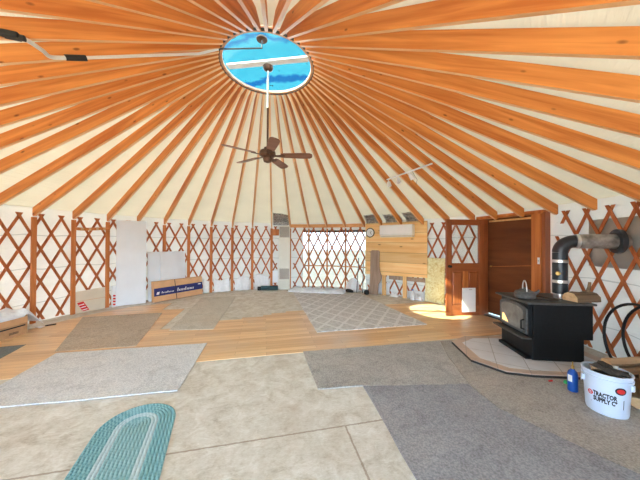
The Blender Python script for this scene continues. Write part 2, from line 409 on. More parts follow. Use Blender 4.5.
def copy_tree(o, parent=None):
    c = o.copy(); C.objects.link(c)
    if parent is not None: c.parent = parent
    for ch in list(o.children): copy_tree(ch, c)
    return c

# ---------------------------------------------------------------- structure: floor, walls, roof skin
seg = 96
b = MB(); b.prism([(4.66*math.cos(2*PI*i/seg), 4.66*math.sin(2*PI*i/seg)) for i in range(seg)], -.12, 0)
fl = struct(b.build('floor', M['subfloor'], rotz=FA))
# laminate boards, unfinished at the back edge (stepped plank ends), in the floor's own direction
def laminate():
    pts = [(-3.95, -.28), (4.05, -.28), (4.40, .10), (4.30, 1.30), (4.02, 1.95)]
    steps = []
    x = 2.6; y = 1.88
    pts += [(2.6, 1.88), (.95, 1.88)]
    xs = [.95, .42, .12, -.05, -.45, -.95, -1.2]; y = 1.88
    for i in range(len(xs)-1):
        y -= .095
        pts += [(xs[i], y), (xs[i+1], y)]
    pts += [(-1.2, 1.10), (-1.75, 1.10), (-1.75, 2.45), (-2.2, 2.45), (-2.2, 3.05), (-2.9, 2.95), (-3.5, 2.3), (-3.9, 1.5), (-4.05, .9)]
    return pts
b = MB(); b.prism(laminate(), 0.0, .007)
struct(b.build('floor', M['laminate'], rotz=FA))

HINGE, JAMB = (4.20, 1.66), (4.44, .734)
TH_H, TH_J = math.atan2(*HINGE), math.atan2(*JAMB)
def wall_seg(name, t0, t1, holes):
    b = MB(); dz = [0, .08, .5, 1.0, 1.5, 1.87, 2.0, 2.06, 2.12]
    ts = sorted(set([t0 + (t1-t0)*i/36 for i in range(37)] + [h[0] for h in holes] + [h[1] for h in holes]))
    ts = [t for t in ts if t0 - 1e-6 <= t <= t1 + 1e-6]
    V = {}
    def v(i, j):
        if (i, j) not in V: V[i, j] = b.bm.verts.new(P(ts[i], 4.615, dz[j]))
        return V[i, j]
    for i in range(len(ts)-1):
        tm = (ts[i]+ts[i+1])/2
        for j in range(len(dz)-1):
            zm = (dz[j]+dz[j+1])/2
            if any(h[0] < tm < h[1] and h[2] < zm < h[3] for h in holes): continue
            b.face([v(i, j), v(i+1, j), v(i+1, j+1), v(i, j+1)])
    return struct(b.build(name, M['wall'], smooth=True))
Q = PI/4
W0, W1 = ang(10.67), ang(14.02)
wall_seg('wall_left', -3*Q, -Q, [])
wall_seg('wall_back', -Q, Q, [(W0, W1, .08, 1.87)])
wall_seg('wall_right', Q, 3*Q, [(TH_H, TH_J + .03, -.1, 2.0)])
wall_seg('wall_front', 3*Q, 5*Q, [(2.42, 2.95, .08, 1.87), (3.02, 3.55, .08, 1.87), (3.62, 3.90, .08, 1.87)])  # unseen windows behind the camera, widened for extra fill daylight
RT0, ZT0, RT1, ZT1 = 4.63, 2.10, .66, 4.165      # roof skin, eave to ring
b = MB()
def roof_pt(u, w):
    r_ = RT0 + (RT1-RT0)*w
    return P(2*PI*u, r_, min(ZT0 + (ZT1-ZT0)*w, 4.034))
b.grid(192, 30, roof_pt)
bmesh.ops.remove_doubles(b.bm, verts=b.bm.verts, dist=1e-4)
struct(b.build('ceiling', M['roof'], smooth=True))
# clear vinyl window panes
def curved_pane(name, t0, t1, z0, z1, m):
    b = MB(); b.grid(14, 2, lambda u, w: P(t0 + (t1-t0)*u, 4.612, z0 + (z1-z0)*w))
    return struct(b.build(name, m, smooth=True))
w = curved_pane('window_1', W0, W1, .08, 1.87, M['vinyl_dim'])
b = MB(); b.strip([[P(t, r, z) for r, z in ((4.592,.72),(4.604,.72),(4.604,.75),(4.592,.75))] for t in [W0 + (W1-W0)*i/10 for i in range(11)]])
b.build('window_bar', M['post'], w)
b = MB(); b.tube([P(W0 - .01 + (W1-W0+.02)*i/10, 4.66, 1.85) for i in range(11)], .045, 10)
b.build('window_flap_roll', M['darkwood'], w)
curved_pane('fill_window_2', 2.42, 2.95, .08, 1.87, M['vinyl'])  # unseen rear panes, sized to let in fill light
curved_pane('fill_window_3', 3.02, 3.55, .08, 1.87, M['vinyl'])
curved_pane('fill_window_4', 3.62, 3.90, .08, 1.87, M['vinyl'])
# the skylight dome
b = MB(); prof = [(.625*math.cos(a), 4.024 + .13*math.sin(a)) for a in [i*PI/20 for i in range(11)]]
rings = [[b.bm.verts.new((r*math.cos(2*PI*j/48), r*math.sin(2*PI*j/48), z)) for j in range(48)] for r, z in prof[:-1]]
top = b.bm.verts.new((0, 0, prof[-1][1]))
for a_, b_ in zip(rings, rings[1:]):
    for j in range(48): b.face([a_[j], a_[(j+1) % 48], b_[(j+1) % 48], b_[j]])
for j in range(48): b.face([rings[-1][j], rings[-1][(j+1) % 48], top])
struct(b.build('window_5', M['dome'], smooth=True))
# ground outside
b = MB(); b.prism([(60*math.cos(2*PI*i/48), 60*math.sin(2*PI*i/48)) for i in range(48)], -.6, -.45)
struct(b.build('ground', M['outground']))

# ---------------------------------------------------------------- roof ring and rafters
ring = thing('roof_ring', 'round wooden ring around the blue skylight that all rafters run up to', 'ring', (0, 0, 0))
b = MB(); b.strip([[P(2*PI*i/64, r, z) for r, z in ((.612,3.985),(.650,3.985),(.650,4.022),(.612,4.022))] for i in range(64)], True)
b.build('ring_band', M['ringwood'], ring, bevel=.004)
b = MB(); b.strip([[P(2*PI*i/64, r, z) for r, z in ((.648,3.975),(.662,3.975),(.662,4.0),(.648,4.0))] for i in range(64)], True)
b.build('metal_rim', M['irongrey'], ring)
b = MB()
dirb = Vector((.557+.627, -.05-.114, 0)).normalized(); nb = Vector((-dirb.y, dirb.x, 0))
ctr = Vector((0, -.07, 0)); L = .585
b.hexa([ctr + dirb*s*L + nb*t*.048 + Vector((0,0,z)) for z in (3.996, 4.022) for s, t in ((-1,-1),(1,-1),(1,1),(-1,1))])
b.build('cross_bar', M['white'], ring, bevel=.004)
b = MB(); b.box((0, -.005, 4.008), (.05, .10, .02)); b.build('mount_block', M['fanbrown'], ring)
b = MB(); b.strip([[P(2*PI*i/64, r_, z) for r_, z in ((.652,4.02),(.656,4.02),(.656,4.036),(.652,4.036))] for i in range(64)], True)
b.build('upper_collar', M['ringwood'], ring)

RI, RO = .655, 4.545
def rafter_mesh(RO):                   # local x runs outward from the ring, z up
    D = .175; zi, zo = 3.965, 1.925; sl = (zo - zi)/(RO - RI)
    def zb(x): return zi + (x - RI)*sl
    poly = [(RI, zb(RI)), (RO - .03, zb(RO - .03)), (RO, zb(RO) + .03), (RO, zb(RO) + D - .005), (.93, zb(.93) + D - .005), (RI, 4.020)]
    b = MB(); b.slab(poly, -.019, .019)
    return b
lab = {
 0: 'pine rafter landing on the leftmost full wall post', 1: 'pine rafter landing on the wall post at the left end of the peg rail',
 2: 'pine rafter landing on the wall post between peg rail and tall white board', 3: 'pine rafter coming down behind the top of the tall white board',
 4: 'pine rafter landing on the first wall post right of the tall white board', 5: 'pine rafter landing on the wall post at the right edge of the low white boards',
 6: 'pine rafter landing on the fourth wall post left of the tall heater', 7: 'pine rafter landing on the third wall post left of the tall heater',
 8: 'pine rafter landing on the second wall post left of the tall heater', 9: 'pine rafter landing just left of the tall heater above the short board',
 10: 'pine rafter landing at the right edge of the tall heater', 11: 'pine rafter landing on the header above the leftmost window post',
 12: 'pine rafter landing on the header above the middle window post', 13: 'pine rafter landing on the header above the right window post',
 14: 'pine rafter landing at the left corner of the pine panel above the clock', 15: 'pine rafter coming down above the left part of the white air conditioner',
 16: 'pine rafter coming down above the right end of the white air conditioner', 17: 'pine rafter landing at the right corner of the pine panel',
 18: 'pine rafter landing at the free edge of the open door', 19: 'pine rafter landing above the glass of the open door',
 20: 'pine rafter landing on the door frame just right of the open leaf', 21: 'pine rafter landing above the right part of the dark doorway',
 22: 'pine rafter landing just right of the door frame above the stovepipe elbow', 23: 'pine rafter whose cut end hangs above the metal stovepipe'}
ordn = ['first','second','third','fourth','fifth','sixth','seventh','eighth','ninth','tenth','eleventh','twelfth','thirteenth']
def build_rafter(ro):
    o = rafter_mesh(ro).build('rafter', [M['rafter'], M['rafterbounce']])
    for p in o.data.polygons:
        if p.normal.z < -.7: p.material_index = 1  # downward faces get the colour with bounce light painted in
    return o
OFF = {-3:.13,-4:.28,-5:.42,-6:.55,-7:.62,-8:.5,-9:.3,-10:.1, 21:-.12,22:-.38,23:-.45,24:-.42,25:-.42,26:-.4,27:-.4,28:-.3,29:-.2,30:-.1}   # rafters are not spaced quite evenly
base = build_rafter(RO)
short = {}
for k, ro in ((11, 4.466), (12, 4.466), (13, 4.466), (10, 4.466), (15, 4.352), (16, 4.352), (17, 4.405), (20, 4.39), (21, 4.39)):
    if ro not in short:
        t_ = build_rafter(ro); short[ro] = t_.data; bpy.data.objects.remove(t_)
    short[k] = short[ro]
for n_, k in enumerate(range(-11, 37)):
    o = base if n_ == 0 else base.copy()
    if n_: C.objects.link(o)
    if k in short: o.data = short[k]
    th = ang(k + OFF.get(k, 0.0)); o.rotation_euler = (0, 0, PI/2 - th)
    if k in lab: l = lab[k]
    elif k < 0: l = 'pine rafter overhead, %s counting clockwise from the one on the leftmost wall post' % ordn[-k-1]
    else: l = 'pine rafter overhead, %s counting anticlockwise from the cut end above the stovepipe' % ordn[k-24]
    tag(o, l, 'rafter', 'roof rafters')

# ---------------------------------------------------------------- lattice walls and posts
def lattice(name, label, t0, t1, phase, zlo=.03, ztop=1.995):
    b = MB(); du = DTH*.25; dzh = .30; slope = du/dzh
    zx = 1.93                                            # height of the top crossings
    k0 = int(math.floor((t0 - TH0)/DTH)) - 3; k1 = int(math.ceil((t1 - TH0)/DTH)) + 3
    w = .021
    for i in range(2*k0, 2*k1):
        tt = ang(i/2 + phase)                            # angle of the top crossing
        for s, r0 in ((1, 4.560), (-1, 4.574)):
            zs = [zlo + (ztop-zlo)*j/10 for j in range(11)]
            th = [tt + s*(zx - z)*slope for z in zs]
            secs = []
            for z, t in zip(zs, th):
                if not (t0 <= t <= t1): continue
                hw = w/ R * 1.12
                secs.append([P(t-hw, r0, z), P(t+hw, r0, z), P(t+hw, r0+.012, z), P(t-hw, r0+.012, z)])
            if len(secs) > 1: b.strip(secs)
    o = b.build(name, M['lattice'])
    return tag(o, label, 'lattice', None)
lattice('wall_lattice', 'reddish lattice of crossed slats along the left wall up to the tall heater', -3.0, ang(9.35), .20)
lattice('wall_lattice', 'wooden lattice of crossed slats standing in front of the bright clear window', ang(10.02), ang(14.1), .25)
lattice('wall_lattice', 'wooden lattice of crossed slats behind the pine panel and the open door', ang(14.14), TH_H - .045, .25)
lattice('wall_lattice', 'wooden lattice of crossed slats with big diamonds behind the wood stove', 1.470, 3.2, -.20)
posts = {0: 'leftmost full wall post on the lattice beside the worn cardboard box', 1: 'wooden wall post at the left end of the peg rail',
 2: 'wooden wall post between the peg rail and the tall white board', 4: 'wooden wall post rising behind the low white boards just right of the tall board',
 5: 'wooden wall post at the right edge of the low white boards', 6: 'wooden wall post just right of the printed cardboard box',
 7: 'wooden wall post between two curled white sheets, third left of the heater', 8: 'wooden wall post left of the flat grey-white bottom sheet, second left of the heater',
 9: 'wooden wall post directly left of the tall heater', 10: 'wooden wall post directly right of the tall heater',
 11: 'leftmost wooden post in front of the clear window', 12: 'middle wooden post in front of the clear window', 13: 'right wooden post in front of the clear window'}
pb = None
for k, l in posts.items():
    if pb is None:
        b = MB(); b.box((0, 0, .963), (.075, .036, 1.926)); pb = b.build('wall_post', M['post'], bevel=.008); o = pb
    else:
        o = pb.copy(); C.objects.link(o)
    o.location = P(ang(k), 4.536); o.rotation_euler = (0, 0, -ang(k)); tag(o, l, 'post', 'wall posts under the rafters')
    if k >= 10: o.scale = (.62, 1, 1)
# peg rail between two posts
t0, t1 = ang(1.06), ang(2.0)
rail = thing('peg_rail', 'horizontal wooden rail with pale sections between two wall posts on the left', 'rail', P((t0+t1)/2, 4.495, 1.755), -(t0+t1)/2)
b = MB(); b.tube([(x, 0, .012*math.sin(x*9)) for x in [-.29 + .58*i/10 for i in range(11)]], .030, 10); b.build('pole', M['post'], rail, smooth=True)
for x in (-.2, -.07, .06, .19):
    b = MB(); b.tube([(x-.022, 0, .012*math.sin((x-.02)*9)), (x+.022, 0, .012*math.sin((x+.02)*9))], .0315, 10); b.build('pale_band', M['cutwood'], rail, smooth=True)
# header over the window, short board by the heater
t0, t1 = ang(10.02), ang(14.02)
b = MB(); b.strip([[P(t, r, z) for r, z in ((4.470,1.955),(4.512,1.955),(4.512,2.06),(4.470,2.06))] for t in [t0 + (t1-t0)*i/14 for i in range(15)]])
# lifted just under the rafters: notch handled by lower height
tag(b.build('window_header', M['header']), 'long horizontal wooden beam above the clear window', 'beam')
b = MB(); b.box((0, 0, 0), (.24, .03, .20)); tag(b.build('short_board', M['post'], loc=P(ang(9.2), 4.50, 1.80), rotz=-ang(9.2), bevel=.006), 'short wide board fixed high on the wall left of the tall heater', 'board')

# ---------------------------------------------------------------- bottom sheets, cartons and boards along the left wall
def bottom_sheet(ka, kb, h, r, wob, label, ph=0.0, mat='vinylwhite', group='white sheets along the wall foot'):
    t0, t1 = ang(ka), ang(kb); tm = (t0+t1)/2
    b = MB()
    o = P(tm, r); rot = Matrix.Rotation(tm, 3, 'Z')
    def fn(u, w):
        t = t0 + (t1-t0)*u
        rr = r - wob*(math.sin(u*7 + ph)**2)*(1-w*.6) - wob*.6*(1-w)**2
        z = .004 + h*w*(1 + .10*math.sin(u*5+ph*2)) - .05*wob/.03*u*(1-u)*w*0
        return rot @ (P(t, rr, z) - Vector((o.x, o.y, 0)))
    b.grid(14, 8, fn)
    return tag(b.build('insulation_sheet', M[mat], smooth=True, loc=(o.x, o.y, 0), rotz=-tm, solid=.004), label, 'sheet', group)
bottom_sheet(5.64, 5.88, .38, 4.53, .02, 'curled white plastic sheet at the wall foot just right of the printed box', .4)
bottom_sheet(6.13, 6.87, .38, 4.53, .03, 'curled white plastic sheet at the wall foot, third bay left of the heater', 1.3)
bottom_sheet(7.13, 7.87, .40, 4.53, .03, 'curled white plastic sheet at the wall foot, second bay left of the heater', 2.4)
bottom_sheet(8.12, 8.86, .45, 4.535, .004, 'flat grey-white panel at the wall foot behind the dark roll', 0)
# small white box and brick left of heater
b = MB(); b.box((0, 0, .39), (.17, .03, .38)); tag(b.build('access_hatch', M['white'], loc=P(ang(9.20), 4.525), rotz=-ang(9.20), bevel=.005), 'small upright white panel fixed low on the wall left of the heater', 'panel')
b = MB(); b.box((0, 0, .065), (.16, .06, .13)); tag(b.build('brick', M['brick'], loc=P(ang(9.2), 4.47), rotz=-ang(9.2), bevel=.004), 'red brick piece on the floor below the small white panel', 'brick')
# dark roll and small white bottle
b = MB(); b.tube([(-.26,0,.068),(-.1,0,.068),(.1,0,.068),(.25,0,.068)], .068, 14)
ro = b.build('foam_roll', M['teal'], loc=(-.80, 4.25, 0), rotz=.03, smooth=True); tag(ro, 'dark teal rolled foam mat lying on the floor left of the heater', 'roll')
cn = thing('small_bottle', 'small white bottle with a dark base left of the dark roll', 'bottle', (-1.12, 4.24, 0))
b = MB(); b.lathe([(.055,0),(.055,.09),(.04,.12)], seg=14); b.build('base', M['dark'], cn, smooth=True)
b = MB(); b.lathe([(.036,.12),(.030,.22),(.014,.29),(.012,.34)], seg=14); b.build('bottle_neck', M['white'], cn, smooth=True)

# tall heater
ht = thing('wall_heater', 'tall narrow cream wall heater with grey grilles between lattice and window', 'heater', P(ang(9.70), 4.43), -ang(9.70))
b = MB(); b.box((0, 0, 1.0), (.345, .15, 2.0)); b.build('case', M['heaterwhite'], ht, bevel=.012)
for z0, z1 in ((1.64, 1.97), (.33, .66), (.05, .27)):
    b = MB(); b.box((0, -.078, (z0+z1)/2), (.30, .008, z1-z0)); g = b.build('grille', M['louvreback'] if z0 > .2 else M['heaterwhite'], ht)
    b = MB(); n_ = int((z1-z0)/.028)
    for i in range(n_): b.box((0, -.086, z0 + (z1-z0)*(i+.5)/n_), (.30, .010, .017), Matrix.Rotation(.5, 3, 'X'))
    b.build('louvres', M['louvre'] if z0 > .2 else M['heaterwhite'], g)

# long pale carton with red logo, and narrow printed carton
t0, t1 = ang(1.10), ang(1.90)
lc = thing('long_carton', 'long flat pale carton with red print standing between two wall posts', 'carton', P((t0+t1)/2, 4.527), -(t0+t1)/2)
b = MB(); b.slab([(-.256,.003),(.256,.003),(.256,.475),(-.256,.45)], -.012, .012); b.build('carton_panel', M['paleboard'], lc, bevel=.002)
b = MB(); b.box((0, -.013, .25), (.51, .003, .008)); b.build('crease', M['card'], lc)
b = MB()
b.slab([(-.235,.22),(-.13,.235),(-.03,.04),(-.14,.03)], -.0155, -.013); lg = b.build('red_mark', M['redprint'], lc)
b = MB()
for i in range(3): b.slab([(-.205+.027*i,.175-.055*i),(-.120+.027*i,.187-.055*i),(-.114+.027*i,.170-.055*i),(-.199+.027*i,.158-.055*i)], -.0170, -.0157)
b.build('mark_lines', M['whiteprint'], lg)
nc = thing('narrow_carton', 'narrow white carton with red print standing left of the tall white board', 'carton', P(ang(2.19), 4.50), -ang(2.19))
b = MB(); b.box((0, 0, .24), (.075, .05, .48)); b.build('box_body', M['white'], nc, bevel=.003)
b = MB()
for i in range(4): b.box((.0, -.0265, .06+.065*i), (.05, .003, .035), Matrix.Rotation(.25, 3, 'Y'))
b.build('red_print', M['redprint'], nc)
# white boards
def leaning_board(name, label, p0, p1, h, a, t=.025, z=0.0, mat='whiteboard', group=None, notch=0):
    loc, rz, wd = frame2(p0, p1)
    b = MB(); b.box(lean(a) @ Vector((0, 0, h/2 + .012)), (wd, t, h), lean(a))
    o = b.build(name, M[mat], loc=(loc[0], loc[1], z), rotz=rz, bevel=.003)
    return tag(o, label, 'board', group)
leaning_board('foam_board', 'tall white rigid board leaning on the left lattice wall', (-3.885,2.165), (-3.435,2.51), 1.965, math.radians(1.1))
leaning_board('foam_board', 'wide low white board leaning behind the printed cardboard box', (-3.46,2.63), (-2.93,3.36), 1.22, math.radians(3.0))
leaning_board('foam_board', 'narrow white board leaning on the front of the wide low white board', (-3.268,2.815), (-3.028,3.145), 1.215, math.radians(3.0))
# printed cardboard box
loc, rz, wd = frame2((-3.285,2.545), (-2.61,3.60))
cb = thing('cardboard_box', 'long brown cardboard box with navy printed band leaning on the low white boards', 'box', loc, rz)
A = lean(math.radians(5)); hb = .50
cen = A @ Vector((0, 0, hb/2)) + Vector((0, 0, .012))
b = MB(); b.box(cen, (wd, .13, hb), A); b.build('carton', M['card'], cb, bevel=.004)
def onbox(x, z, y=-.0665): return cen + A @ Vector((x, y, z))
def boxquad(b, pts, y0, y1):
    b.hexa([onbox(x, z, y0) for x, z in pts] + [onbox(x, z, y1) for x, z in pts])
hw = wd/2
b = MB(); boxquad(b, [(-hw,-.11),(hw,-.10),(hw,.09),(-hw,.08)], -.0655, -.0672); bd = b.build('printed_band', M['navy'], cb)
b = MB()
x = -hw + .10
boxquad(b, [(x-.05,-.075),(x+.01,-.075),(x+.03,-.01),(x-.03,-.01)], -.0672, -.0685); b.build('emblem', M['whiteprint'], bd); b = MB()
for i in range(9):                          # slanted script too soft to read in the photograph
    x = -hw + .17 + .034*i; h_ = .045 if i in (0, 4) else .026
    boxquad(b, [(x,-.055),(x+.018,-.055),(x+.026,-.055+h_),(x+.008,-.055+h_)], -.0672, -.0685)
b.build('small_script', M['whiteprint'], bd); b = MB()
for i in range(11):
    x = hw - .70 + .041*i; h_ = .085 if i in (0, 5) else .05
    boxquad(b, [(x,-.060),(x+.022,-.060),(x+.036,-.060+h_),(x+.014,-.060+h_)], -.0672, -.0685)
b.build('large_script', M['whiteprint'], bd); b = MB()
boxquad(b, [(hw-.13,.035),(hw-.05,.035),(hw-.05,.06),(hw-.13,.06)], -.0672, -.0685)
b.build('corner_mark', M['whiteprint'], bd)
b = MB(); boxquad(b, [(-.10,-hb/2),(-.085,-hb/2),(-.125,hb/2),(-.14,hb/2)], -.0655, -.069); b.build('strap', M['dark'], cb)

# worn cardboard box with white plastic on top, left edge
kb_ = thing('worn_cardboard_box', 'worn brown cardboard box on the floor at the left edge of the room', 'box', (-4.17, .02, 0), 0)
b = MB(); b.box((0, 0, .16), (.40, .98, .32)); b.build('carton', M['kraft'], kb_, bevel=.012)
for yc in (-.2, .28):
    b = MB(); b.box((.203, yc, .15), (.006, .34, .02)); b.build('hand_slot', M['dark'], kb_)
b = MB(); b.box((.205, .0, .235), (.008, .96, .10)); b.build('lid_edge', M['card'], kb_, bevel=.003)
for yc in (-.30, .0, .30):
    b = MB(); b.box((.203, yc, .065), (.004, .12, .035)); b.build('dark_print', M['bark'], kb_)
b = MB()
def bag(u, w):
    x = -.22 + .46*u; y = -.55 + 1.10*w
    edge = min(u, 1-u, w, 1-w)*4
    z = .335 + .06*min(1, edge)*(.6 + .5*math.sin(u*9+w*4) * math.sin(w*13)) + (.03 if w > .75 else 0)
    if x > .19: z -= (x-.19)*.9
    zz = max(z, .332 if x < .2 else .27)
    if y > .34: zz -= (y-.34)*1.1
    return Vector((x, y, zz))
b.grid(18, 30, bag)
tag(b.build('plastic_bag', M['bluesheet'], smooth=True, loc=(-4.17, .16, 0), solid=.003), 'crumpled white plastic sheet lying on top of the worn cardboard box', 'bag')
b = MB(); b.grid(5, 4, lambda u, w: Vector((-.05+.1*u, -.035+.07*w, .012 + .014*math.sin(u*6)*math.cos(w*5))))
tag(b.build('paper_scrap', M['white'], smooth=True, loc=(-4.05, .76, .004), solid=.006), 'small crumpled white paper scrap on the floor beside the worn cardboard box', 'paper')
b = MB(); b.tube([(-.06,0,.014),(-.02,.01,.014),(.03,.0,.014),(.07,.01,.014)], .013, 8)
tag(b.build('dark_stick', M['dark'], smooth=True, loc=(-3.98, .86, 0), rotz=.8), 'thin dark bar lying on the floor at the foot of the left wall', 'stick')

# ---------------------------------------------------------------- window clutter
b = MB()
def rump(u, w):
    t = ang(9.95) + (ang(13.2)-ang(9.95))*u
    r = 3.90 + .56*w - .10*math.sin(u*3)
    e = min(1, min(u, 1-u)*10, min(w, 1-w)*5)
    z = .016 + e*(.035 + .035*abs(math.sin(u*17+w*3)) + .03*math.sin(w*8+u*11)**2)
    return P(t, r, z)
b.grid(46, 10, rump)
tag(b.build('plastic_sheeting', M['bluesheet'], smooth=True, solid=.003), 'rumpled pale blue-white plastic sheeting along the foot of the clear window', 'sheeting')
b = MB()
b.grid(12, 10, lambda u, w: P(ang(13.05 + .72*u), 4.47 - .13*(1-w) + .02*math.sin(u*9), .02 + (.12 + .34*math.sin(u*PI)**.7*(.6+.4*u))*w))
tag(b.build('plastic_heap', M['vinylwhite'], smooth=True, solid=.003), 'peaked heap of clear-white plastic under the right window post', 'plastic')
sh = thing('shoe', 'small black shoe on the sheeting under the right side of the window', 'shoe', (1.63, 3.93, .016), -.5)
b = MB(); b.tube([(-.11,0,.045),(-.06,0,.05),(0,0,.05),(.07,0,.038),(.12,0,.03)], [.030,.042,.045,.040,.022], 10); b.build('upper', M['dark'], sh, smooth=True)
b = MB(); b.prism([(-.13,-.035),(.1,-.045),(.14,0),(.1,.045),(-.13,.035)], 0, .014); b.build('sole', M['rubber'], sh)
for (p, tip, l) in (((1.84,3.86), (1.93,4.06,1.02), 'left grey metal stake leaning on the right edge of the window'), ((2.00,3.78), (2.05,3.97,.90), 'right grey metal stake leaning beside the weathered plank')):
    b = MB(); b.tube([(p[0], p[1], .012), tip], .012, 8); tag(b.build('metal_stake', M['irongrey'], smooth=True), l, 'stake')
b = MB(); b.lathe([(.06,0),(.075,.03),(.07,.10),(.04,.13)], seg=14); tag(b.build('dark_pot', M['dark'], smooth=True, loc=(2.08, 3.60, .016)), 'small dark pot on the floor left of the weathered plank', 'pot')
# weathered plank
b = MB(); a = lean(math.radians(4.3))
out_ = [(-.145,.0),(.125,.0),(.12,.28),(.20,.42),(.215,.52),(.16,.66),(.13,.80),(.125,1.22),(.08,1.25),(-.10,1.25),(-.145,1.22),(-.135,.6)]
b.slab(out_, -.02, .02)
bmesh.ops.rotate(b.bm, verts=b.bm.verts, cent=(0,0,0), matrix=a)
loc, rz, wd = frame2((2.177,3.69), (2.403,3.51))
tag(b.build('weathered_plank', M['greywood'], loc=(loc[0], loc[1], .016), rotz=rz, bevel=.004), 'weathered grey plank with a bulging edge leaning on the pine panel', 'plank')

# ---------------------------------------------------------------- pine panel with clock and air conditioner
pa, pb_ = P(ang(14.10), 4.44), P(ang(17.15), 4.44)
loc, rz, wd = frame2(pa, pb_)
pp = thing('pine_wall_panel', 'light knotty pine board panel on the wall with clock and air conditioner', 'panel', loc, rz)
b = MB(); b.slab([(-wd/2,.555),(wd/2,.60),(wd/2,2.045),(-wd/2,2.045)], 0, .03); b.build('boards', M['pine'], pp)
for x, l in ((-wd/2 + .57, 'left'), (-wd/2 + 1.17, 'right')):
    b = MB(); b.box((x, .055, .29 + .16), (.105, .045, .90)); b.build('stud', M['stud'], pp, bevel=.004)
b = MB(); b.box((.35, .052, .52), (1.0, .035, .10)); b.build('blocking', M['greywood'], pp)
Mx = Matrix.Rotation(rz, 4, 'Z')
def onpanel(x, y, z): v = Mx @ Vector((x, y, z)); return (loc[0]+v.x, loc[1]+v.y, z)
ck = thing('wall_clock', 'small round wall clock with black rim on the pine panel', 'clock', onpanel(-wd/2 + .165, 0, 1.775), rz)
b = MB(); b.lathe([(.115,0),(.135,.002),(.140,.02),(.120,.03),(.115,.02)], axis=(0,-1,0), seg=32); b.build('rim', M['dark'], ck, smooth=True)
b = MB(); b.lathe([(.0,.0205),(.116,.0205),(.116,.023),(.0,.023)], axis=(0,-1,0), seg=32); b.build('dial', M['white'], ck)
for a_, l_, w_ in ((.9, .06, .012), (2.4, .085, .008)):
    b = MB(); b.box(Vector((math.sin(a_)*l_/2, -.026, math.cos(a_)*l_/2)), (w_, .003, l_), Matrix.Rotation(a_, 3, 'Y')); b.build('hand', M['dark'], ck)
ac = thing('air_conditioner', 'white wall-mounted air conditioner unit on the pine panel', 'air conditioner', onpanel(.12, 0, 1.635), rz)
b = MB(); b.slab([(-.46,.05),(.46,.05),(.46,.33),(-.46,.33)], -.19, -.002); b.build('casing', M['white'], ac, bevel=.022)
b = MB(); b.slab([(-.45,0),(.45,0),(.45,.048),(-.45,.048)], -.165, -.002); b.build('lower_vent', M['heaterwhite'], ac, bevel=.01)
b = MB(); b.box((0, -.168, .024), (.82, .006, .018)); b.build('flap', M['louvre'], ac)
b = MB(); b.box((-.02, -.192, .075), (.88, .004, .006)); b.build('seam_line', M['louvre'], ac)
# things below the panel
jg = thing('plastic_jug', 'clear-white plastic jug on the floor under the pine panel', 'jug', (3.16, 2.98, 0))
b = MB(); b.lathe([(.05,0),(.06,.01),(.06,.15),(.045,.20),(.02,.23),(.02,.25)], seg=16); b.build('jug_body', M['bluesheet'], jg, smooth=True)
b = MB(); b.lathe([(.023,.25),(.023,.275)], seg=12); b.build('cap', M['blue'], jg)
for (x, y, sx, sy, h, l) in ((2.79,3.36,.12,.06,.16,'crumpled white bag on the floor between the two pine studs'), (3.30,2.92,.10,.05,.19,'crumpled white bag on the floor right of the plastic jug')):
    b = MB()
    b.grid(10, 8, lambda u, w: Vector(((u-.5)*2*sx, (w-.5)*2*sy, .01 + h*max(0, math.sin(u*PI)*math.sin(w*PI))*(.75+.25*math.sin(u*13+w*9)))))
    tag(b.build('white_bag', M['vinylwhite'], smooth=True, loc=(x, y, 0), rotz=rz, solid=.004), l, 'bag', 'white bags under the pine panel')
bottom_sheet(14.7, 15.3, .34, 4.53, .02, 'white insulation sheet low behind the left pine stud', 1.0, group='white sheets under the pine panel')
bottom_sheet(16.0, 16.95, .20, 4.53, .02, 'white insulation sheet low behind the plastic jug', 2.0, group='white sheets under the pine panel')
leaning_board('patterned_board', 'pale yellow-green mottled board leaning on the wall left of the open door', (3.43,2.84), (3.72,2.45), 1.10, math.radians(2.5), .03, mat='speckle')

# ---------------------------------------------------------------- door
loc, rz, wd = frame2(HINGE, JAMB)
df = thing('door_frame', 'reddish wooden door frame around the dark doorway', 'door frame', loc, rz); hw = wd/2
b = MB(); b.box((-hw-.03, .0, .99), (.06, .12, 1.98)); b.build('jamb', M['door'], df, bevel=.004)
b = MB(); b.box((hw+.02, -.01, .99), (.06, .14, 1.98)); b.build('jamb', M['jamb'], df, bevel=.004)
b = MB(); b.box((hw+.10, -.035, .99), (.096, .10, 1.98)); b.build('stop_trim', M['jamb'], df, bevel=.004)
b = MB(); b.box((hw+.175, -.01, 1.0), (.05, .12, 2.0)); b.build('side_post', M['door'], df, bevel=.004)
b = MB(); b.box((0, -.005, 2.012), (wd+.34, .13, .06)); b.build('head', M['jamb'], df, bevel=.004)
b = MB(); b.box((0, 0, .012), (wd, .13, .024)); b.build('threshold', M['irongrey'], df)
od = struct(MB().box((0, 0, .985), (wd+.14, .035, 1.95)).build('door_2', M['brown'], loc=(loc[0]+.10*math.cos(rz+PI/2), loc[1]+.10*math.sin(rz+PI/2), 0.03), rotz=rz))
b = MB(); b.box((0, -.02, 1.02), (wd-.03, .004, .008), Matrix.Rotation(-.11, 3, 'Y')); b.build('closer_rod', M['jamb'], od)
b = MB(); b.lathe([(.014,0),(.016,.03),(.0,.04)], c=(-hw+.06, -.018, .98), axis=(0,-1,0), seg=12); b.build('door_knob', M['brass'], od, smooth=True)
b = MB(); b.box((0, -.02, 1.905), (wd-.02, .008, .035)); b.build('light_gap_strip', M['stud'], od)  # pale strip painted in as the gap of light above the door
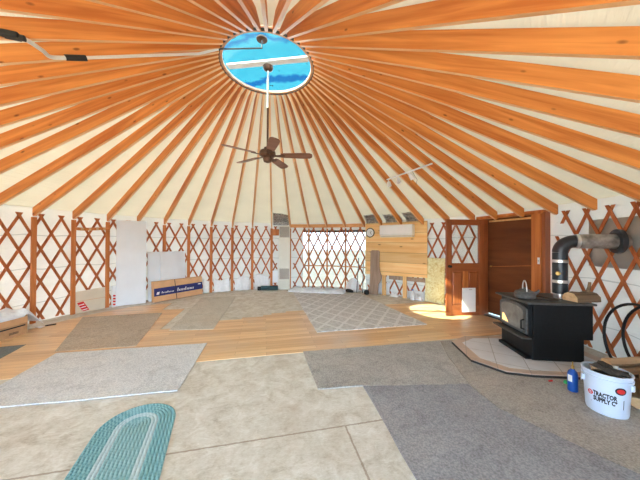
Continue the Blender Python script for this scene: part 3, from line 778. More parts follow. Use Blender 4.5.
# light switch on the jamb trim
v = Matrix.Rotation(rz, 4, 'Z') @ Vector((hw+.112, -.088, 1.19))
sw = thing('light_switch', 'white light switch plate on the right jamb of the doorway', 'switch', (loc[0]+v.x, loc[1]+v.y, 1.14), rz)
b = MB(); b.box((0, 0, .055), (.036, .004, .11)); b.build('plate', M['white'], sw, bevel=.001)
b = MB(); b.box((0, -.005, .055), (.012, .008, .025)); b.build('toggle', M['louvre'], sw)
# open leaf
loc, rz, wd = frame2((3.322,1.561), (4.135,1.632))
dl = thing('door_leaf', 'reddish wooden door leaf standing open, glass above and two panels below', 'door', (loc[0], loc[1], .012), rz); hw = wd/2
H_ = 1.955; st = .115; T_ = .045
for sx in (-1, 1):
    b = MB(); b.box((sx*(hw - st/2), 0, H_/2), (st, T_, H_)); b.build('stile', M['door'], dl, bevel=.003)
for z0, z1 in ((0, .20), (.90, 1.06), (H_-.115, H_)):
    b = MB(); b.box((0, 0, (z0+z1)/2), (wd-2*st, T_, z1-z0)); b.build('rail', M['doorrail'], dl, bevel=.003)
b = MB(); b.box((0, 0, .55), (.11, T_, .70)); b.build('mullion', M['jamb'], dl, bevel=.003)
pw = (wd - 2*st - .11)/2
for sx in (-1, 1):
    b = MB(); cx = sx*(.055 + pw/2)
    b.box((cx, 0, .55), (pw, .014, .70)); b.hexa([Vector((cx + x*(pw/2-.02-i), y, .55 + z*(.33-i))) for y, i in ((-.007, 0), (-.018, .025)) for x, z in ((-1,-1),(1,-1),(1,1),(-1,1))])
    b.build('panel', M['door'], dl)
b = MB(); b.box((0, 0, (1.06 + H_-.115)/2), (wd-2*st, .006, H_-.115-1.06)); b.build('glass_pane', M['glass'], dl)
b = MB(); b.lathe([(.028,0),(.028,.006),(.010,.012),(.010,.03),(.026,.045),(.026,.06),(.0,.07)], c=(-hw+.055, -T_/2, 1.0), axis=(0,-1,0), seg=20); b.build('knob', M['dark'], dl, smooth=True)
pf = MB().box((.06, -T_/2-.012, .315), (.285, .018, .49)).build('pet_flap', M['white'], dl, bevel=.004)
b = MB(); b.box((.09, -T_/2-.0225, .525), (.07, .003, .012)); b.build('flap_latch', M['louvre'], pf)

# ---------------------------------------------------------------- carpets and rugs
def floor_piece(name, label, cat, poly, mat, z0=0.0, th=.010, group=None, rot=0.0):
    cx = sum(p[0] for p in poly)/len(poly); cy = sum(p[1] for p in poly)/len(poly)
    b = MB(); c_, s_ = math.cos(-rot), math.sin(-rot)
    loc_ = [((x-cx)*c_-(y-cy)*s_, (x-cx)*s_+(y-cy)*c_) for x, y in poly]
    # subdivide the outline with slight waviness
    pts = []
    for i in range(len(loc_)):
        a_, b_ = Vector(loc_[i]), Vector(loc_[(i+1) % len(loc_)])
        n_ = max(2, int((b_-a_).length/.18)); d = (b_-a_).normalized(); nn = Vector((-d.y, d.x))
        for j in range(n_):
            p = a_.lerp(b_, j/n_)
            if 0 < j: p = p + nn*rnd.uniform(-.006, .006)
            pts.append((p.x, p.y))
    b.prism(pts, 0, th)
    o = b.build(name, M[mat], loc=(cx, cy, z0), rotz=rot)
    return tag(o, label, cat, group)
def U(x, y):       # floor-board frame to room frame
    c_, s_ = math.cos(FA), math.sin(FA); return (x*c_-y*s_, x*s_+y*c_)
floor_piece('carpet_remnant', 'large blue-grey carpet piece in the right foreground', 'carpet', [U(.965,-1.215), U(2.06,-1.415), U(2.02,-1.80), U(2.35,-2.6), U(2.35,-3.2), U(.87,-3.2), U(.90,-2.25)], 'carpet_dark')
floor_piece('carpet_remnant', 'mid-grey worn carpet piece from the floorboards\' edge to the blue-grey one', 'carpet', [U(.485,-.27), U(2.55,-.33), U(2.30,-.80), U(2.07,-1.405), U(.965,-1.205), U(.50,-1.17)], 'carpet_grey')
floor_piece('carpet_remnant', 'dusty grey-brown carpet under the hearth pad and the white bucket', 'carpet', [U(2.56,-.335), U(3.95,-.35), U(4.02,-1.5), U(3.6,-2.45), U(2.36,-3.2), U(2.36,-2.6), U(2.03,-1.80), U(2.075,-1.41), U(2.31,-.805)], 'carpet_dust')
floor_piece('carpet_remnant', 'pale blue-grey carpet piece in the left foreground', 'carpet', [(-2.713,-.255), (-.887,.095), (-.657,-1.08), (-2.40,-1.405)], 'carpet_blue', .0075)
floor_piece('carpet_remnant', 'brown-grey dusty carpet piece behind the pale blue-grey one', 'carpet', [(-3.86,1.34), (-2.517,1.67), (-1.849,.0), (-2.80,-.19)], 'carpet_brown', .0075, .006)
floor_piece('carpet_remnant', 'narrow pale grey carpet strip running toward the printed cardboard box', 'carpet', [(-2.367,3.10), (-1.512,3.26), (-1.048,.70), (-1.758,.632)], 'carpet_strip', .0075, .006)
floor_piece('floor_mat', 'dark slate mat at the left edge in front of the worn cardboard box', 'mat', [(-3.45,.04), (-3.25,-.44), (-3.96,-.72), (-4.02,-.56), (-3.90,-.30), (-3.90,-.12)], 'mat_slate', .0, .008)
floor_piece('area_rug', 'grey shaggy rug with white diamond pattern in front of the window', 'rug', [(-.10,4.16), (1.92,3.66), (2.696,.993), (.71,.567)], 'trellis', .0075, .008, rot=.20)
# braided oval rug: rows of braid around a long oval
ax = (-.722, -1.545); rot = .375; Lr = .95
b = MB(); nrow = 11; pw_ = .275/nrow
for r_ in range(nrow):
    rad = .275 - pw_*(r_ + .5); y0, y1 = -Lr, 0.0
    b.mi = 1 if r_ in (5, 6) else (2 if r_ > 6 else 0)
    path = [(rad*math.cos(a), y1 + rad*math.sin(a), 0) for a in [PI*i/16 for i in range(17)]] + [(-rad*math.cos(a), y0 - rad*math.sin(a), 0) for a in [PI*i/16 for i in range(17)]]
    full = []
    n_ = len(path)
    for i in range(n_):
        a_, b_ = Vector(path[i]), Vector(path[(i+1) % n_]); m_ = max(1, int((b_-a_).length/.06))
        full += [a_.lerp(b_, j/m_) for j in range(m_)]
    hw_ = pw_*.5
    secs = []
    for i, p in enumerate(full):
        t = (full[(i+1) % len(full)] - full[i-1]).normalized(); nn = Vector((-t.y, t.x, 0))
        secs.append([p + nn*x + Vector((0,0,z)) for x, z in ((-hw_,0),(hw_,0),(hw_*.98,.006),(hw_*.5,.012),(0,.0135),(-hw_*.5,.012),(-hw_*.98,.006))])
    b.strip(secs, True)
o = b.build('braided_rug', [M['braid_teal'], M['braid_light'], M['braid_mid']], smooth=True, loc=(ax[0], ax[1], .001), rotz=rot)
tag(o, 'oval braided teal rug with two pale rings in the left foreground', 'rug')

# ---------------------------------------------------------------- hearth pad and wood stove
pad = thing('hearth_pad', 'low many-sided tiled hearth pad with dark edge under the stove', 'hearth pad', (0, 0, .010))
poly = [(2.70,.14), (2.64,-.44), (2.86,-.735), (3.12,-.80), (3.62,-.845), (4.20,-.80), (4.28,-.60), (4.33,.22), (3.65,.35), (3.0,.34)]
b = MB(); b.prism(poly, 0, .026); b.build('dark_edge', M['dark'], pad)
cxy = Vector((3.45, -.25)); 
def inset(k): return [tuple(cxy + (Vector(p)-cxy)*k) for p in poly]
b = MB(); b.prism(inset(.997), .026, .034); b.build('border_tiles', M['tileborder'], pad)
b = MB(); b.prism(inset(.84), .034, .0355); b.build('field_tiles', M['tile'], pad)
ZP = .046
stv = thing('wood_stove', 'black cast iron wood stove standing on the tiled hearth pad', 'stove', (3.385, -.165, ZP), -1.671)
Wd, Dp = .62, .70; h2 = Wd/2
b = MB(); b.box((0, .27, .02), (.56, .62, .04)); b.build('base_plate', M['iron'], stv, bevel=.006)
b = MB(); b.box((0, .29, .155), (.46, .50, .23)); b.build('pedestal', M['iron'], stv, bevel=.006)
b = MB(); b.slab([(-h2,.27),(h2,.27),(h2,.69),(-h2,.69)], .0, Dp); bmesh.ops.bevel(b.bm, geom=[e for e in b.bm.edges if abs(e.verts[0].co.z-e.verts[1].co.z) > .3 and e.verts[0].co.y < .1], offset=.035, segments=2, affect='EDGES'); b.build('firebox', M['iron'], stv, bevel=.006)
b = MB(); b.box((0, .31, .14), (Wd, .58, .275)); b.build('side_skirt', M['iron'], stv, bevel=.006)
b = MB(); b.slab([(-h2-.03,.69),(h2+.03,.69),(h2+.03,.715),(-h2-.03,.715)], -.05, Dp+.02); b.build('top_plate', M['irongrey'], stv, bevel=.006)
b = MB(); b.hexa([(x*.315, y, z) for z, yy in ((.255, 0), (.275, 0)) for x, y in ((-1,-.10),(1,-.10),(1,.01),(-1,.01))]); b.build('ash_lip', M['irongrey'], stv, bevel=.005)
dr = MB()
arch = [(-.27,.30),(.27,.30),(.27,.60)] + [(.27*math.cos(a), .60 + .07*math.sin(a)) for a in [PI*i/12 for i in range(1,12)]] + [(-.27,.60)]
dr.slab(arch, -.028, -.002); dr = dr.build('stove_door', M['castiron'], stv, bevel=.006)
ai = [(x*.82, .475 + (z-.475)*.80) for x, z in arch]
b = MB(); b.slab(ai, -.032, -.029); gl = b.build('glass', M['stoveglass'], dr)
b = MB(); b.slab([(-.20,.36),(-.07,.355),(-.11,.40),(-.15,.44),(-.19,.46)], -.034, -.0325); b.build('painted_glow', M['glowpatch'], gl)  # orange glow painted on the glass as an emissive patch
b = MB(); b.tube([(.245,-.035,.36),(.245,-.07,.37),(.245,-.07,.47),(.245,-.035,.48)], .010, 8); b.build('door_handle', M['iron'], dr, smooth=True)

# stovepipe: rise, elbow, run to the wall
px, py = 3.969, -.208; ex, ey = 4.562, -.465
zt = .761; zc = 1.515; rp = .080
sp_ = thing('stovepipe', 'black stovepipe with elbow and bright metal run through the right wall', 'stovepipe', (px, py, zt))
dd = Vector((ex-px, ey-py, 0)); ln = dd.length; dd.normalize()
b = MB(); b.lathe([(rp*.88,0),(rp*.88,.06)], seg=28); b.build('flue_collar', M['steel'], sp_, smooth=True)
hz = zc - zt; re_ = .15
b = MB(); b.lathe([(rp,.06),(rp,hz-re_)], seg=28); b.build('vertical_pipe', M['pipe'], sp_, smooth=True)
for z in (.20, .47):
    b = MB(); b.lathe([(rp+.001,z),(rp+.006,z+.005),(rp+.006,z+.035),(rp+.001,z+.04)], seg=28); b.build('pipe_band', M['steel'], sp_, smooth=True)
b = MB(); b.tube([Vector((0,0,hz-re_-.002))] + [Vector((0,0,hz-re_)) + dd*re_*(1-math.cos(a)) + Vector((0,0,re_*math.sin(a))) for a in [PI/2*i/8 for i in range(1,9)]], rp*1.02, 28); b.build('elbow', M['pipe'], sp_, smooth=True)
s0 = Vector((0,0,hz)) + dd*re_
b = MB(); b.tube([s0, s0 + dd*.035], rp*1.16, 28); b.build('run_collar', M['steel'], sp_, smooth=True)
b = MB(); n_ = 26; b.tube([s0 + dd*(.035 + (ln-re_-.035)*i/n_) for i in range(n_+1)], [.091 + (.003 if i % 2 else 0) for i in range(n_+1)], 28); b.build('metal_run', M['galv'], sp_, smooth=True)
b = MB(); b.lathe([(.112,-.05),(.150,-.05),(.155,-.02),(.150,0),(.112,0)], c=Vector((0,0,hz)) + dd*(ln-.06), axis=dd, seg=32); b.build('wall_collar', M['pipe'], sp_, smooth=True)
b = MB(); b.lathe([(.02,0),(.028,.01),(.02,.025)], c=(-.066,-.046,.33), axis=(-1,-.7,0), seg=12); b.build('damper_knob', M['brass'], sp_, smooth=True)
# sheet metal around the thimble
tm = ang(22.95)
b = MB(); b.grid(12, 2, lambda u, w: P(ang(22.30 + 1.5*u), 4.600, 1.17 + .65*w))
tag(b.build('metal_sheet', M['sheet'], smooth=True, solid=.003), 'dull grey metal sheet on the wall behind the stovepipe run', 'sheet')

ZS = ZP + .716
kt = thing('kettle', 'squat dark iron kettle on the front of the stove top', 'kettle', (3.452, -.262, ZS), -.4); kt.scale = (1.06, 1.06, 1.25)
b = MB(); b.lathe([(.085,0),(.105,.012),(.112,.045),(.095,.075),(.055,.088)], seg=26); b.build('body', M['castiron'], kt, smooth=True)
b = MB(); b.lathe([(.055,.088),(.050,.096),(.012,.100),(.012,.115),(.0,.12)], seg=20); b.build('lid', M['castiron'], kt, smooth=True)
b = MB(); b.tube([(.085,0,.05),(.125,0,.07),(.145,0,.095)], [.022,.016,.012], 10); b.build('spout', M['castiron'], kt, smooth=True)
b = MB(); b.tube([(0, -.075*math.cos(a)*1.0, .07 + .115*math.sin(a)**.7 if math.sin(a) > 0 else .07) for a in [PI*i/14 for i in range(15)]], .0065, 8); b.build('handle', M['louvre'], kt, smooth=True)
b = MB(); b.slab([(-.17,0),(.10,0),(.16,.012),(.10,.02),(-.12,.024)], -.06, .06)
tag(b.build('stove_mitt', M['charred'], loc=(3.66, -.30, ZS), rotz=-1.0, bevel=.006), 'flat black mitt lying on the stove top behind the kettle', 'mitt')
lg = thing('firewood_log', 'split log with a pale cut end lying on the stove top beside the pipe', 'log', (4.06, -.395, ZS), .12)
prof = [(-.095,0),(.085,0),(.10,.035),(.07,.085),(.02,.115),(-.05,.105),(-.09,.06)]
b = MB(); sec = []
for i in range(7):
    x = -.165 + .33*i/6; s = 1 + .04*math.sin(i*1.7)
    sec.append([Vector((x, y*s, z*s)) for y, z in prof])
b.strip(sec); b.build('bark', M['bark'], lg, bevel=.004)
for sx in (-1, 1):
    b = MB(); b.strip([[Vector((sx*.1655, y*.93, .003+z*.93)) for y, z in prof], [Vector((sx*.169, y*.93, .003+z*.93)) for y, z in prof]]); b.build('cut_end', M['cutwood'], lg)
b = MB(); b.tube([(.09,0,.10),(.115,0,.17),(.125,0,.235)], [.022,.017,.014], 8); b.build('branch_stub', M['bark'], lg, smooth=True)

# ---------------------------------------------------------------- bucket, gas bottle, firewood, hoop
BX, BY = 3.30, -1.345
bk = thing('bucket', 'white plastic bucket with printed store lettering full of dark scraps', 'bucket', (BX, BY, .010))
b = MB(); b.lathe([(.118,0),(.128,.006),(.132,.02),(.146,.30),(.158,.30),(.160,.318),(.150,.32),(.155,.345),(.160,.35),(.158,.36),(.148,.36),(.146,.34),(.140,.30),(.126,.03),(.0,.028)], seg=40); b.build('pail', M['bucket'], bk, smooth=True)
ta = math.atan2(-3.60-BY, .754-BX)
b = MB(); b.tube([(.158*math.cos(a), .158*math.sin(a), .31 - .11*math.sin((a-ta-PI/2+3.2)/3.2*PI if False else (a-(ta-2.3))/1.2*PI)) for a in [ta-2.3+1.2*i/12 for i in range(13)]], .003, 6); b.build('bail', M['steel'], bk, smooth=True)
for da in (-1.25, 1.35):
    a = ta + da; b = MB(); b.box((.152*math.cos(a), .152*math.sin(a), .265), (.02, .035, .05), Matrix.Rotation(a, 3, 'Z')); b.build('bail_ear', M['bucket'], bk, bevel=.004)
def rad_at(z): return .132 + (.146-.132)*(z-.02)/.28
def wrap(b, pts, z0, off=.0015):        # flat art (x right, y up) wrapped on the pail, both as thin solid
    for poly in pts:
        f_ = []
        for o_ in (off, off+.0012):
            f_.append([b.bm.verts.new(((rad_at(z0+y)+o_)*math.cos(ta + x/.138), (rad_at(z0+y)+o_)*math.sin(ta + x/.138), z0+y)) for x, y in poly])
        n_ = len(poly); b.face(f_[1]); b.face(f_[0][::-1])
        for i in range(n_): b.face([f_[0][i], f_[0][(i+1) % n_], f_[1][(i+1) % n_], f_[1][i]])
def text_art(txt, size, bold=.0):
    cu = bpy.data.curves.new('t', 'FONT'); cu.body = txt; cu.size = size; cu.offset = bold; cu.resolution_u = 2
    ob = bpy.data.objects.new('t', cu); C.objects.link(ob)
    dg = bpy.context.evaluated_depsgraph_get(); me = bpy.data.meshes.new_from_object(ob.evaluated_get(dg))
    vs = [tuple(v.co[:2]) for v in me.vertices]; fs = [list(p.vertices) for p in me.polygons]
    bpy.data.objects.remove(ob); bpy.data.curves.remove(cu); bpy.data.meshes.remove(me)
    return vs, fs
def wrap_text(part, txt, size, x0, z0, mat, width=None, off=.0018):
    vs, fs = text_art(txt, size, .0026)
    if width:
        mxx = max(v[0] for v in vs); vs = [(v[0]*width/mxx, v[1]) for v in vs]
    b = MB()
    V = [b.bm.verts.new(((rad_at(z0+y)+off)*math.cos(ta + (x0+x)/.138), (rad_at(z0+y)+off)*math.sin(ta + (x0+x)/.138), z0+y)) for x, y in vs]
    for f in fs: b.face([V[i] for i in f])
    return b.build(part, mat, bk, recalc=False, solid=.0008)
wrap_text('lettering', 'TRACTOR', .052, -.080, .158, M['blackprint'], .142)
wrap_text('lettering', 'SUPPLY C\u00ba', .052, -.080, .113, M['blackprint'], .142)
b = MB()
def circ(cx, cy, rx, ry, n=20): return [(cx + rx*math.cos(2*PI*i/n), cy + ry*math.sin(2*PI*i/n)) for i in range(n)]
def ringart(cx, cy, r0, r1, n=20):
    out = []
    for i in range(n):
        a0, a1 = 2*PI*i/n, 2*PI*(i+1)/n
        out.append([(cx+r0*math.cos(a0), cy+r0*math.sin(a0)), (cx+r1*math.cos(a0), cy+r1*math.sin(a0)), (cx+r1*math.cos(a1), cy+r1*math.sin(a1)), (cx+r0*math.cos(a1), cy+r0*math.sin(a1))])
    return out
wrap(b, ringart(-.102, .0, .012, .020) + [[(-.112,-.003),(-.092,-.003),(-.092,.003),(-.112,.003)]], .168); b.build('red_emblem', M['redprint'], bk)
b = MB(); wrap(b, [[(-.10,-.058),(.105,-.058),(.105,-.055),(-.10,-.055)], [(.102,-.055),(.105,-.055),(.105,.02),(.102,.02)]], .148); b.build('label_outline', M['blackprint'], bk)
b = MB(); wrap(b, [circ(.082, 0, .036, .031)], .243); bd = b.build('oval_badge', M['blackprint'], bk)
b = MB(); wrap(b, [circ(.082, 0, .026, .020)], .243, .003); b.build('red_oval', M['redprint'], bd)
# scraps in the bucket, each its own thing
scr = [((-.03,-.02,.385), (.20,.08,.04), (.45,-.35,2.3), 'charred', 'dark wood scrap lying across the bucket at the front'),
       ((.03,.03,.40), (.20,.06,.04), (.2,.45,.4), 'charred', 'dark wood scrap sticking up at the back of the bucket'),
       ((-.045,.02,0.375), (.10,.07,.03), (.5,.2,2.2), 'splitwood', 'brown wood chip on top of the scraps in the bucket'),
       ((.02,-.07,0.390), (.16,.05,.035), (-.2,.12,5.6), 'charred', 'dark wood scrap on the right side of the bucket'),
       ((.07,-.05,0.365), (.09,.07,.012), (.5,.3,1.0), 'white', 'crumpled white paper at the right rim of the bucket'),
       ((.085,.035,0.375), (.08,.06,.012), (-.4,.4,2.0), 'white', 'crumpled white paper at the back rim of the bucket')]
for p, s, r_, m_, l in scr:
    E = Matrix.Rotation(r_[2], 3, 'Z') @ Matrix.Rotation(r_[1], 3, 'Y') @ Matrix.Rotation(r_[0], 3, 'X')
    b = MB(); b.box((0,0,0), s, E, .75)
    bmesh.ops.subdivide_edges(b.bm, edges=b.bm.edges, cuts=2)
    for v in b.bm.verts: v.co += Vector((rnd.uniform(-1,1), rnd.uniform(-1,1), rnd.uniform(-1,1)))*.007
    tag(b.build('paper_scrap' if m_ == 'white' else 'wood_scrap', M[m_], loc=(BX+p[0], BY+p[1], .010+p[2]-.02)), l, 'paper' if m_ == 'white' else 'wood scrap', 'scraps in the bucket')
b = MB(); b.lathe([(.0,.035),(.122,.035),(.136,.29),(.07,.33),(.0,.345)], seg=24)
tag(b.build('ash_fill', M['charred'], smooth=True, loc=(BX, BY, .010)), 'dark ash and small scraps filling the white bucket', 'ash', kind='stuff')
gb = thing('gas_bottle', 'small blue gas bottle standing between stove and white bucket', 'bottle', (3.295, -1.05, .010))
b = MB(); b.lathe([(.034,0),(.040,.006),(.040,.17),(.034,.195),(.018,.21),(.016,.22)], seg=22); b.build('cylinder', M['blue'], gb, smooth=True)
b = MB(); b.lathe([(.012,.22),(.012,.25),(.006,.255),(.006,.29)], seg=12); b.build('valve', M['brass'], gb, smooth=True)
a0 = math.atan2(-3.6+1.05, .754-3.295) - .5
b = MB()
for i in range(6):
    a_, c_ = a0 - .5 + i*.15, a0 - .5 + (i+1)*.15
    b.hexa([Vector((r*math.cos(a), r*math.sin(a), z)) for r in (.0402, .0412) for a, z in ((a_,.10),(c_,.10),(c_,.165),(a_,.165))])
b.build('paper_label', M['white'], gb)
b = MB(); b.lathe([(.02,0),(.025,.01),(.015,.03),(.0,.035)], seg=12); tag(b.build('green_cap', M['green'], smooth=True, loc=(3.36, -.915, .010)), 'small green plastic cap on the carpet in front of the hearth pad', 'cap')
b = MB(); b.tube([(-.02,0,.008),(.02,0.005,.008)], .008, 8); tag(b.build('red_bit', M['redprint'], loc=(3.225, -.885, .010)), 'tiny red bit of litter in front of the hearth pad', 'litter')

# firewood: each log its own object
def log(p, q, r, mat, label, flat=.75, ph=0.0):
    p, q = Vector(p), Vector(q); d = q - p; L_ = d.length
    t = thing('firewood_log', label, 'log', (p+q)/2, math.atan2(d.y, d.x), 'firewood stacked at the right wall')
    nn = 9; b = MB(); sec = []
    def pr(x, s=1.0):
        return [Vector((x, s*r*math.cos(2*PI*j/nn+ph)*(1+.10*math.sin(j*2.3+ph)), s*r*flat*math.sin(2*PI*j/nn+ph)*(1+.12*math.cos(j*1.7+ph)))) for j in range(nn)]
    for i in range(7):
        x = -L_/2 + L_*i/6; sec.append([v + Vector((0, .006*math.sin(i+ph), .004*math.cos(i*1.3+ph))) for v in pr(x)])
    b.strip(sec); b.build('bark', mat, t, smooth=True)
    for s in (-1, 1):
        b = MB(); b.strip([pr(s*(L_/2+.0005), .9), pr(s*(L_/2+.004), .9)]); b.build('cut_end', M['cutwood'], t)
LG = [((3.58,-1.35,.075),(3.98,-1.02,.075),.068,'bark','firewood log on the floor right behind the bucket'),
      ((3.67,-1.46,.075),(4.07,-1.13,.075),.062,'bark','second firewood log on the floor, behind the bucket\'s right side'),
      ((3.76,-1.60,.075),(4.13,-1.275,.075),.058,'splitwood','third firewood log on the floor at the right edge'),
      ((3.62,-1.405,.178),(4.03,-1.075,.178),.054,'splitwood','firewood log in the second layer just behind the bucket'),
      ((3.71,-1.51,.172),(4.09,-1.185,.172),.056,'bark','firewood log in the second layer at the right edge'),
      ((3.66,-1.45,.262),(4.07,-1.12,.262),.056,'splitwood','long pale split log lying uppermost on the firewood stack'),
      ((3.74,-.96,.066),(4.20,-.92,.066),.056,'bark','dark firewood log on the floor between stove and bucket'),
      ((3.72,-.955,.162),(4.19,-.915,.162),.052,'splitwood','pale firewood log, middle of the pile between stove and bucket'),
      ((3.73,-.965,.252),(4.22,-.915,.252),.048,'splitwood','pale firewood log topmost of the pile between stove and bucket')]
for i, (p, q, r, m_, l) in enumerate(LG): log(p, q, r, M[m_], l, .78, i*.9)
# black hoops
hp = thing('log_hoop', 'pair of black round tubing hoops standing behind the firewood at the right wall', 'hoop', (4.13, -1.02, 0))
tg = Vector((.23, .973, 0)); rd = Vector((.973, -.23, 0))
for off in (-.10, .08):
    b = MB(); b.tube([rd*off + tg*.42*math.cos(a) + Vector((0,0,.436 + .42*math.sin(a))) for a in [2*PI*i/40 for i in range(40)]], .014, 8, True); b.build('hoop_tube', M['rubber'], hp, smooth=True)
for a in (-1.2, -.5+PI+ .0, -1.9):
    b = MB(); v = tg*.42*math.cos(a) + Vector((0,0,.436+.42*math.sin(a))); b.tube([rd*-.10 + v, rd*.08 + v], .010, 8); b.build('cross_tube', M['rubber'], hp, smooth=True)

# ---------------------------------------------------------------- ceiling fan
fan = thing('ceiling_fan', 'brown five-blade ceiling fan hanging from the skylight ring on a long rod', 'ceiling fan', (0, 0, 2.655))
b = MB(); b.lathe([(.02,1.28),(.055,1.295),(.075,1.32),(.075,1.342)], seg=24); b.build('canopy', M['fanbrown'], fan, smooth=True)
b = MB(); b.tube([(0,0,.17),(0,0,.75)], .014, 12); b.build('downrod', M['fanbrown'], fan, smooth=True)
b = MB(); b.tube([(0,0,.75),(0,0,1.29)], .015, 12); b.build('upper_rod', M['conduit'], fan, smooth=True)
b = MB(); b.lathe([(.02,.19),(.05,.18),(.06,.15),(.10,.135),(.115,.11),(.115,.07),(.095,.05),(.06,.045)], seg=28); b.build('motor', M['fanbrown'], fan, smooth=True)
b = MB(); b.lathe([(.06,.045),(.065,.02),(.055,-.02),(.02,-.035),(.0,-.037)], seg=24); b.build('switch_housing', M['fanbrown'], fan, smooth=True)
for i in range(5):
    a = math.radians(2 + 72*i); Rz = Matrix.Rotation(a, 3, 'Z') @ Matrix.Rotation(math.radians(-13), 3, 'X')
    b = MB(); pl = [(.19,-.045),(.24,-.058),(.50,-.070),(.60,-.066),(.635,-.040),(.64,0),(.635,.040),(.60,.066),(.50,.070),(.24,.058),(.19,.045)]
    b.prism(pl, .068, .076)
    for v in b.bm.verts: v.co = Rz @ (v.co - Vector((0,0,.07))) + Vector((0,0,.07))
    bl = b.build('blade', M['fanblade'], fan, bevel=.002)
    b = MB(); b.prism([(.09,-.018),(.16,-.022),(.23,-.040),(.25,0),(.23,.040),(.16,.022),(.09,.018)], .058, .066)
    for v in b.bm.verts: v.co = Rz @ (v.co - Vector((0,0,.07))) + Vector((0,0,.07))
    b.build('blade_iron', M['fanbrown'], bl)
# ---------------------------------------------------------------- conduit with boxes, track light
cd = thing('conduit', 'white conduit running under the left rafters to the skylight', 'conduit', (0, 0, 0))
def bez(pts, n=8):
    out = []
    for i in range(len(pts)-1):
        p0 = Vector(pts[max(0, i-1)]); p1 = Vector(pts[i]); p2 = Vector(pts[i+1]); p3 = Vector(pts[min(len(pts)-1, i+2)])
        for j in range(n):
            t = j/n; out.append(.5*((2*p1) + (p2-p0)*t + (2*p0-5*p1+4*p2-p3)*t*t + (-p0+3*p1-3*p2+p3)*t**3))
    return out + [Vector(pts[-1])]
drop = Vector((0, 0, -.036))
b = MB(); b.tube(bez([Vector((-1.625,-1.635,3.11))+drop*.6, Vector((-1.60,-1.58,3.135))+drop, Vector((-1.64,-1.44,3.165))+drop, Vector((-1.695,-1.32,3.197))+drop, Vector((-1.631,-1.23,3.256))+drop]), .017, 10); b.build('bent_tube', M['conduit'], cd, smooth=True)
b = MB(); b.tube([Vector((-1.631,-1.23,3.256))+drop, Vector((-1.52,-1.124,3.335))+drop, Vector((-.75,-.50,3.845))+drop, Vector((-.56,-.385,3.955))], .015, 10); b.build('straight_tube', M['conduit'], cd, smooth=True)
b = MB(); b.tube([Vector((-.56,-.385,3.955)), Vector((0,-.385,3.97))], .009, 8); b.build('cross_tube', M['irongrey'], cd, smooth=True)
b = MB(); b.tube([Vector((0,-.385,3.965)), Vector((0,-.385,4.085))], .009, 8); b.build('stem', M['irongrey'], cd, smooth=True)
b = MB(); b.lathe([(.03,0),(.068,.006),(.072,.018),(.06,.03)], c=(0,-.385,4.07), seg=24); b.build('mounting_disc', M['fanbrown'], cd, smooth=True)
d1 = (Vector((-1.52,-1.124,3.335)) - Vector((-1.70,-1.30,3.215))).normalized()
b = MB(); p = Vector((-1.585,-1.185,3.288))+drop; b.tube([p - d1*.09, p + d1*.07], .026, 10); b.build('coupling', M['dark'], cd, smooth=True)
bx_ = thing('junction_box', 'black box at the lower end of the white conduit, upper left', 'box', (-1.665, -1.655, 3.088), .35)
b = MB(); b.box((0, 0, .0), (.13, .06, .045)); b.build('housing', M['dark'], bx_, bevel=.008)
b = MB(); b.lathe([(.018,0),(.022,.01),(.022,.03),(.012,.035)], c=(.063,0,-.005), axis=(1,0,0), seg=14); b.build('gland', M['dark'], bx_, smooth=True)

p0, p1 = Vector((2.164,1.737,2.80)), Vector((2.628,.636,2.835)); dv = p1 - p0
tk = thing('track_light', 'white track light with three small heads under the rafters', 'track light', (p0+p1)/2, math.atan2(dv.y, dv.x)); Lh = dv.length/2
b = MB(); b.box((0, 0, .0), (2*Lh, .034, .022)); b.build('track', M['white'], tk, bevel=.004)
for x, tilt in ((-Lh+.05, .0), (-.25, .0), (.08, .9)):
    h_ = MB(); h_.tube([(x,0,-.01),(x,0,-.05)], .008, 8); h_ = h_.build('lamp_head', M['white'], tk, smooth=True)
    b = MB(); ax_ = Vector((.3*math.cos(tilt), math.sin(tilt)*.8, -1)).normalized()
    b.lathe([(.02,0),(.036,.015),(.042,.06),(.045,.11),(.038,.112),(.034,.08)], c=(x,0,-.05), axis=ax_, seg=18); b.build('shade', M['white'], h_, smooth=True)
    b = MB(); b.lathe([(.0,.09),(.034,.09),(.034,.095),(.0,.096)], c=(x,0,-.05), axis=ax_, seg=16); b.build('lamp_face', M['steel'], h_, smooth=True)
b = MB(); b.tube(bez([(.14,0,-.012),(.20,.01,-.12),(.26,.0,-.20),(.24,-.01,-.28)]), .003, 6); b.build('loose_wire', M['dark'], tk, smooth=True)

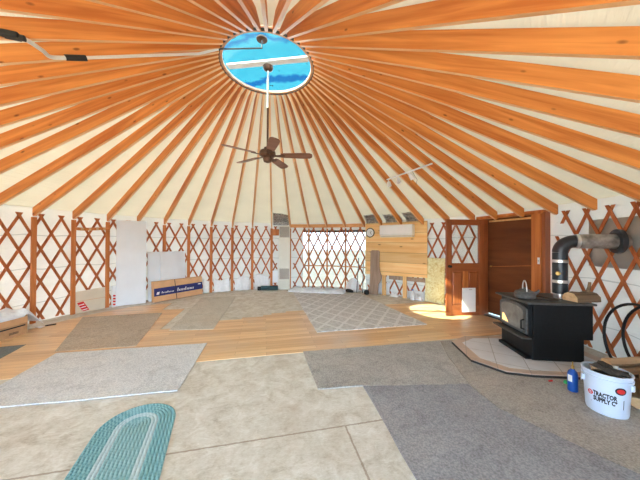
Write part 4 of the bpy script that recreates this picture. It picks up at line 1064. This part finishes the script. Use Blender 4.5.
# foil liner pieces at the eave
for k, l in ((9, 'dark wrinkled foil liner patch at the eave above the tall heater'), (14, 'dark wrinkled foil patch at the eave above the clock'), (15, 'dark wrinkled foil patch at the eave above the air conditioner'), (16, 'dark wrinkled foil patch at the eave above the pine panel\'s right end')):
    t0, t1 = ang(k+.09), ang(k+.91); tm = (t0+t1)/2; r0 = 4.585; r1 = 4.25 if k > 9 else 4.05
    b = MB()
    def fz(u, w):
        if w < .11: return P(t0 + (t1-t0)*u, 4.535, 2.03 if w < .05 else 2.115)
        r = r0 + (r1-r0)*w*(1 - .25*u*(k % 2)); z = ZT0 + (ZT1-ZT0)*(RT0-r)/(RT0-RT1) - .02 - .012*math.sin(w*14+u*5)
        return P(t0 + (t1-t0)*u, r, z)
    b.grid(10, 10, fz)
    tag(b.build('foil_patch', M['foil'], smooth=True, solid=.003), l, 'foil', 'foil liner patches at the eave')

# ---------------------------------------------------------------- light, sky, camera
wd_ = bpy.data.worlds.new('sky'); bpy.context.scene.world = wd_; wd_.use_nodes = True
nt = wd_.node_tree; nt.nodes.clear()
z = N(nt, 'ShaderNodeSeparateXYZ', {0: N(nt, 'ShaderNodeTexCoord').outputs['Generated']}).outputs[2]
col = ramp(nt, z, [(0.0, (.72,.86,1.0)), (.16, (.66,.83,1.0)), (.32, (.16,.32,.46)), (.5, (.0085,.050,.066)), (.8, (.0068,.041,.052)), (1.0, (.0062,.038,.050))])
bg = N(nt, 'ShaderNodeBackground', {'Color': col, 'Strength': 8.0})
o_ = N(nt, 'ShaderNodeOutputWorld'); nt.links.new(bg.outputs[0], o_.inputs['Surface'])
sun = bpy.data.lights.new('sun', 'SUN'); sun.energy = 12.0; sun.angle = math.radians(.6); sun.color = (1.0, .84, .60)
so = bpy.data.objects.new('sun', sun); C.objects.link(so)
so.rotation_euler = Vector((3.4, 1.95, -4.05)).to_track_quat('-Z', 'Y').to_euler()

cam = bpy.data.cameras.new('camera'); cam.sensor_width = 36; cam.sensor_fit = 'HORIZONTAL'; cam.lens = 253.2/640*36
cam.clip_start = .05; cam.clip_end = 300
co = bpy.data.objects.new('camera', cam); C.objects.link(co)
co.location = (.7536, -3.6028, 1.4891)
co.rotation_euler = (Matrix.Rotation(PI/2 + .009, 3, 'X') @ Matrix.Rotation(.004, 3, 'Z')).to_euler()
sc = bpy.context.scene; sc.camera = co
sc.view_settings.view_transform = 'Standard'; sc.view_settings.look = 'None'
sc.view_settings.gamma = 1.0; sc.view_settings.use_curve_mapping = False
sc.view_settings.exposure = 1.22
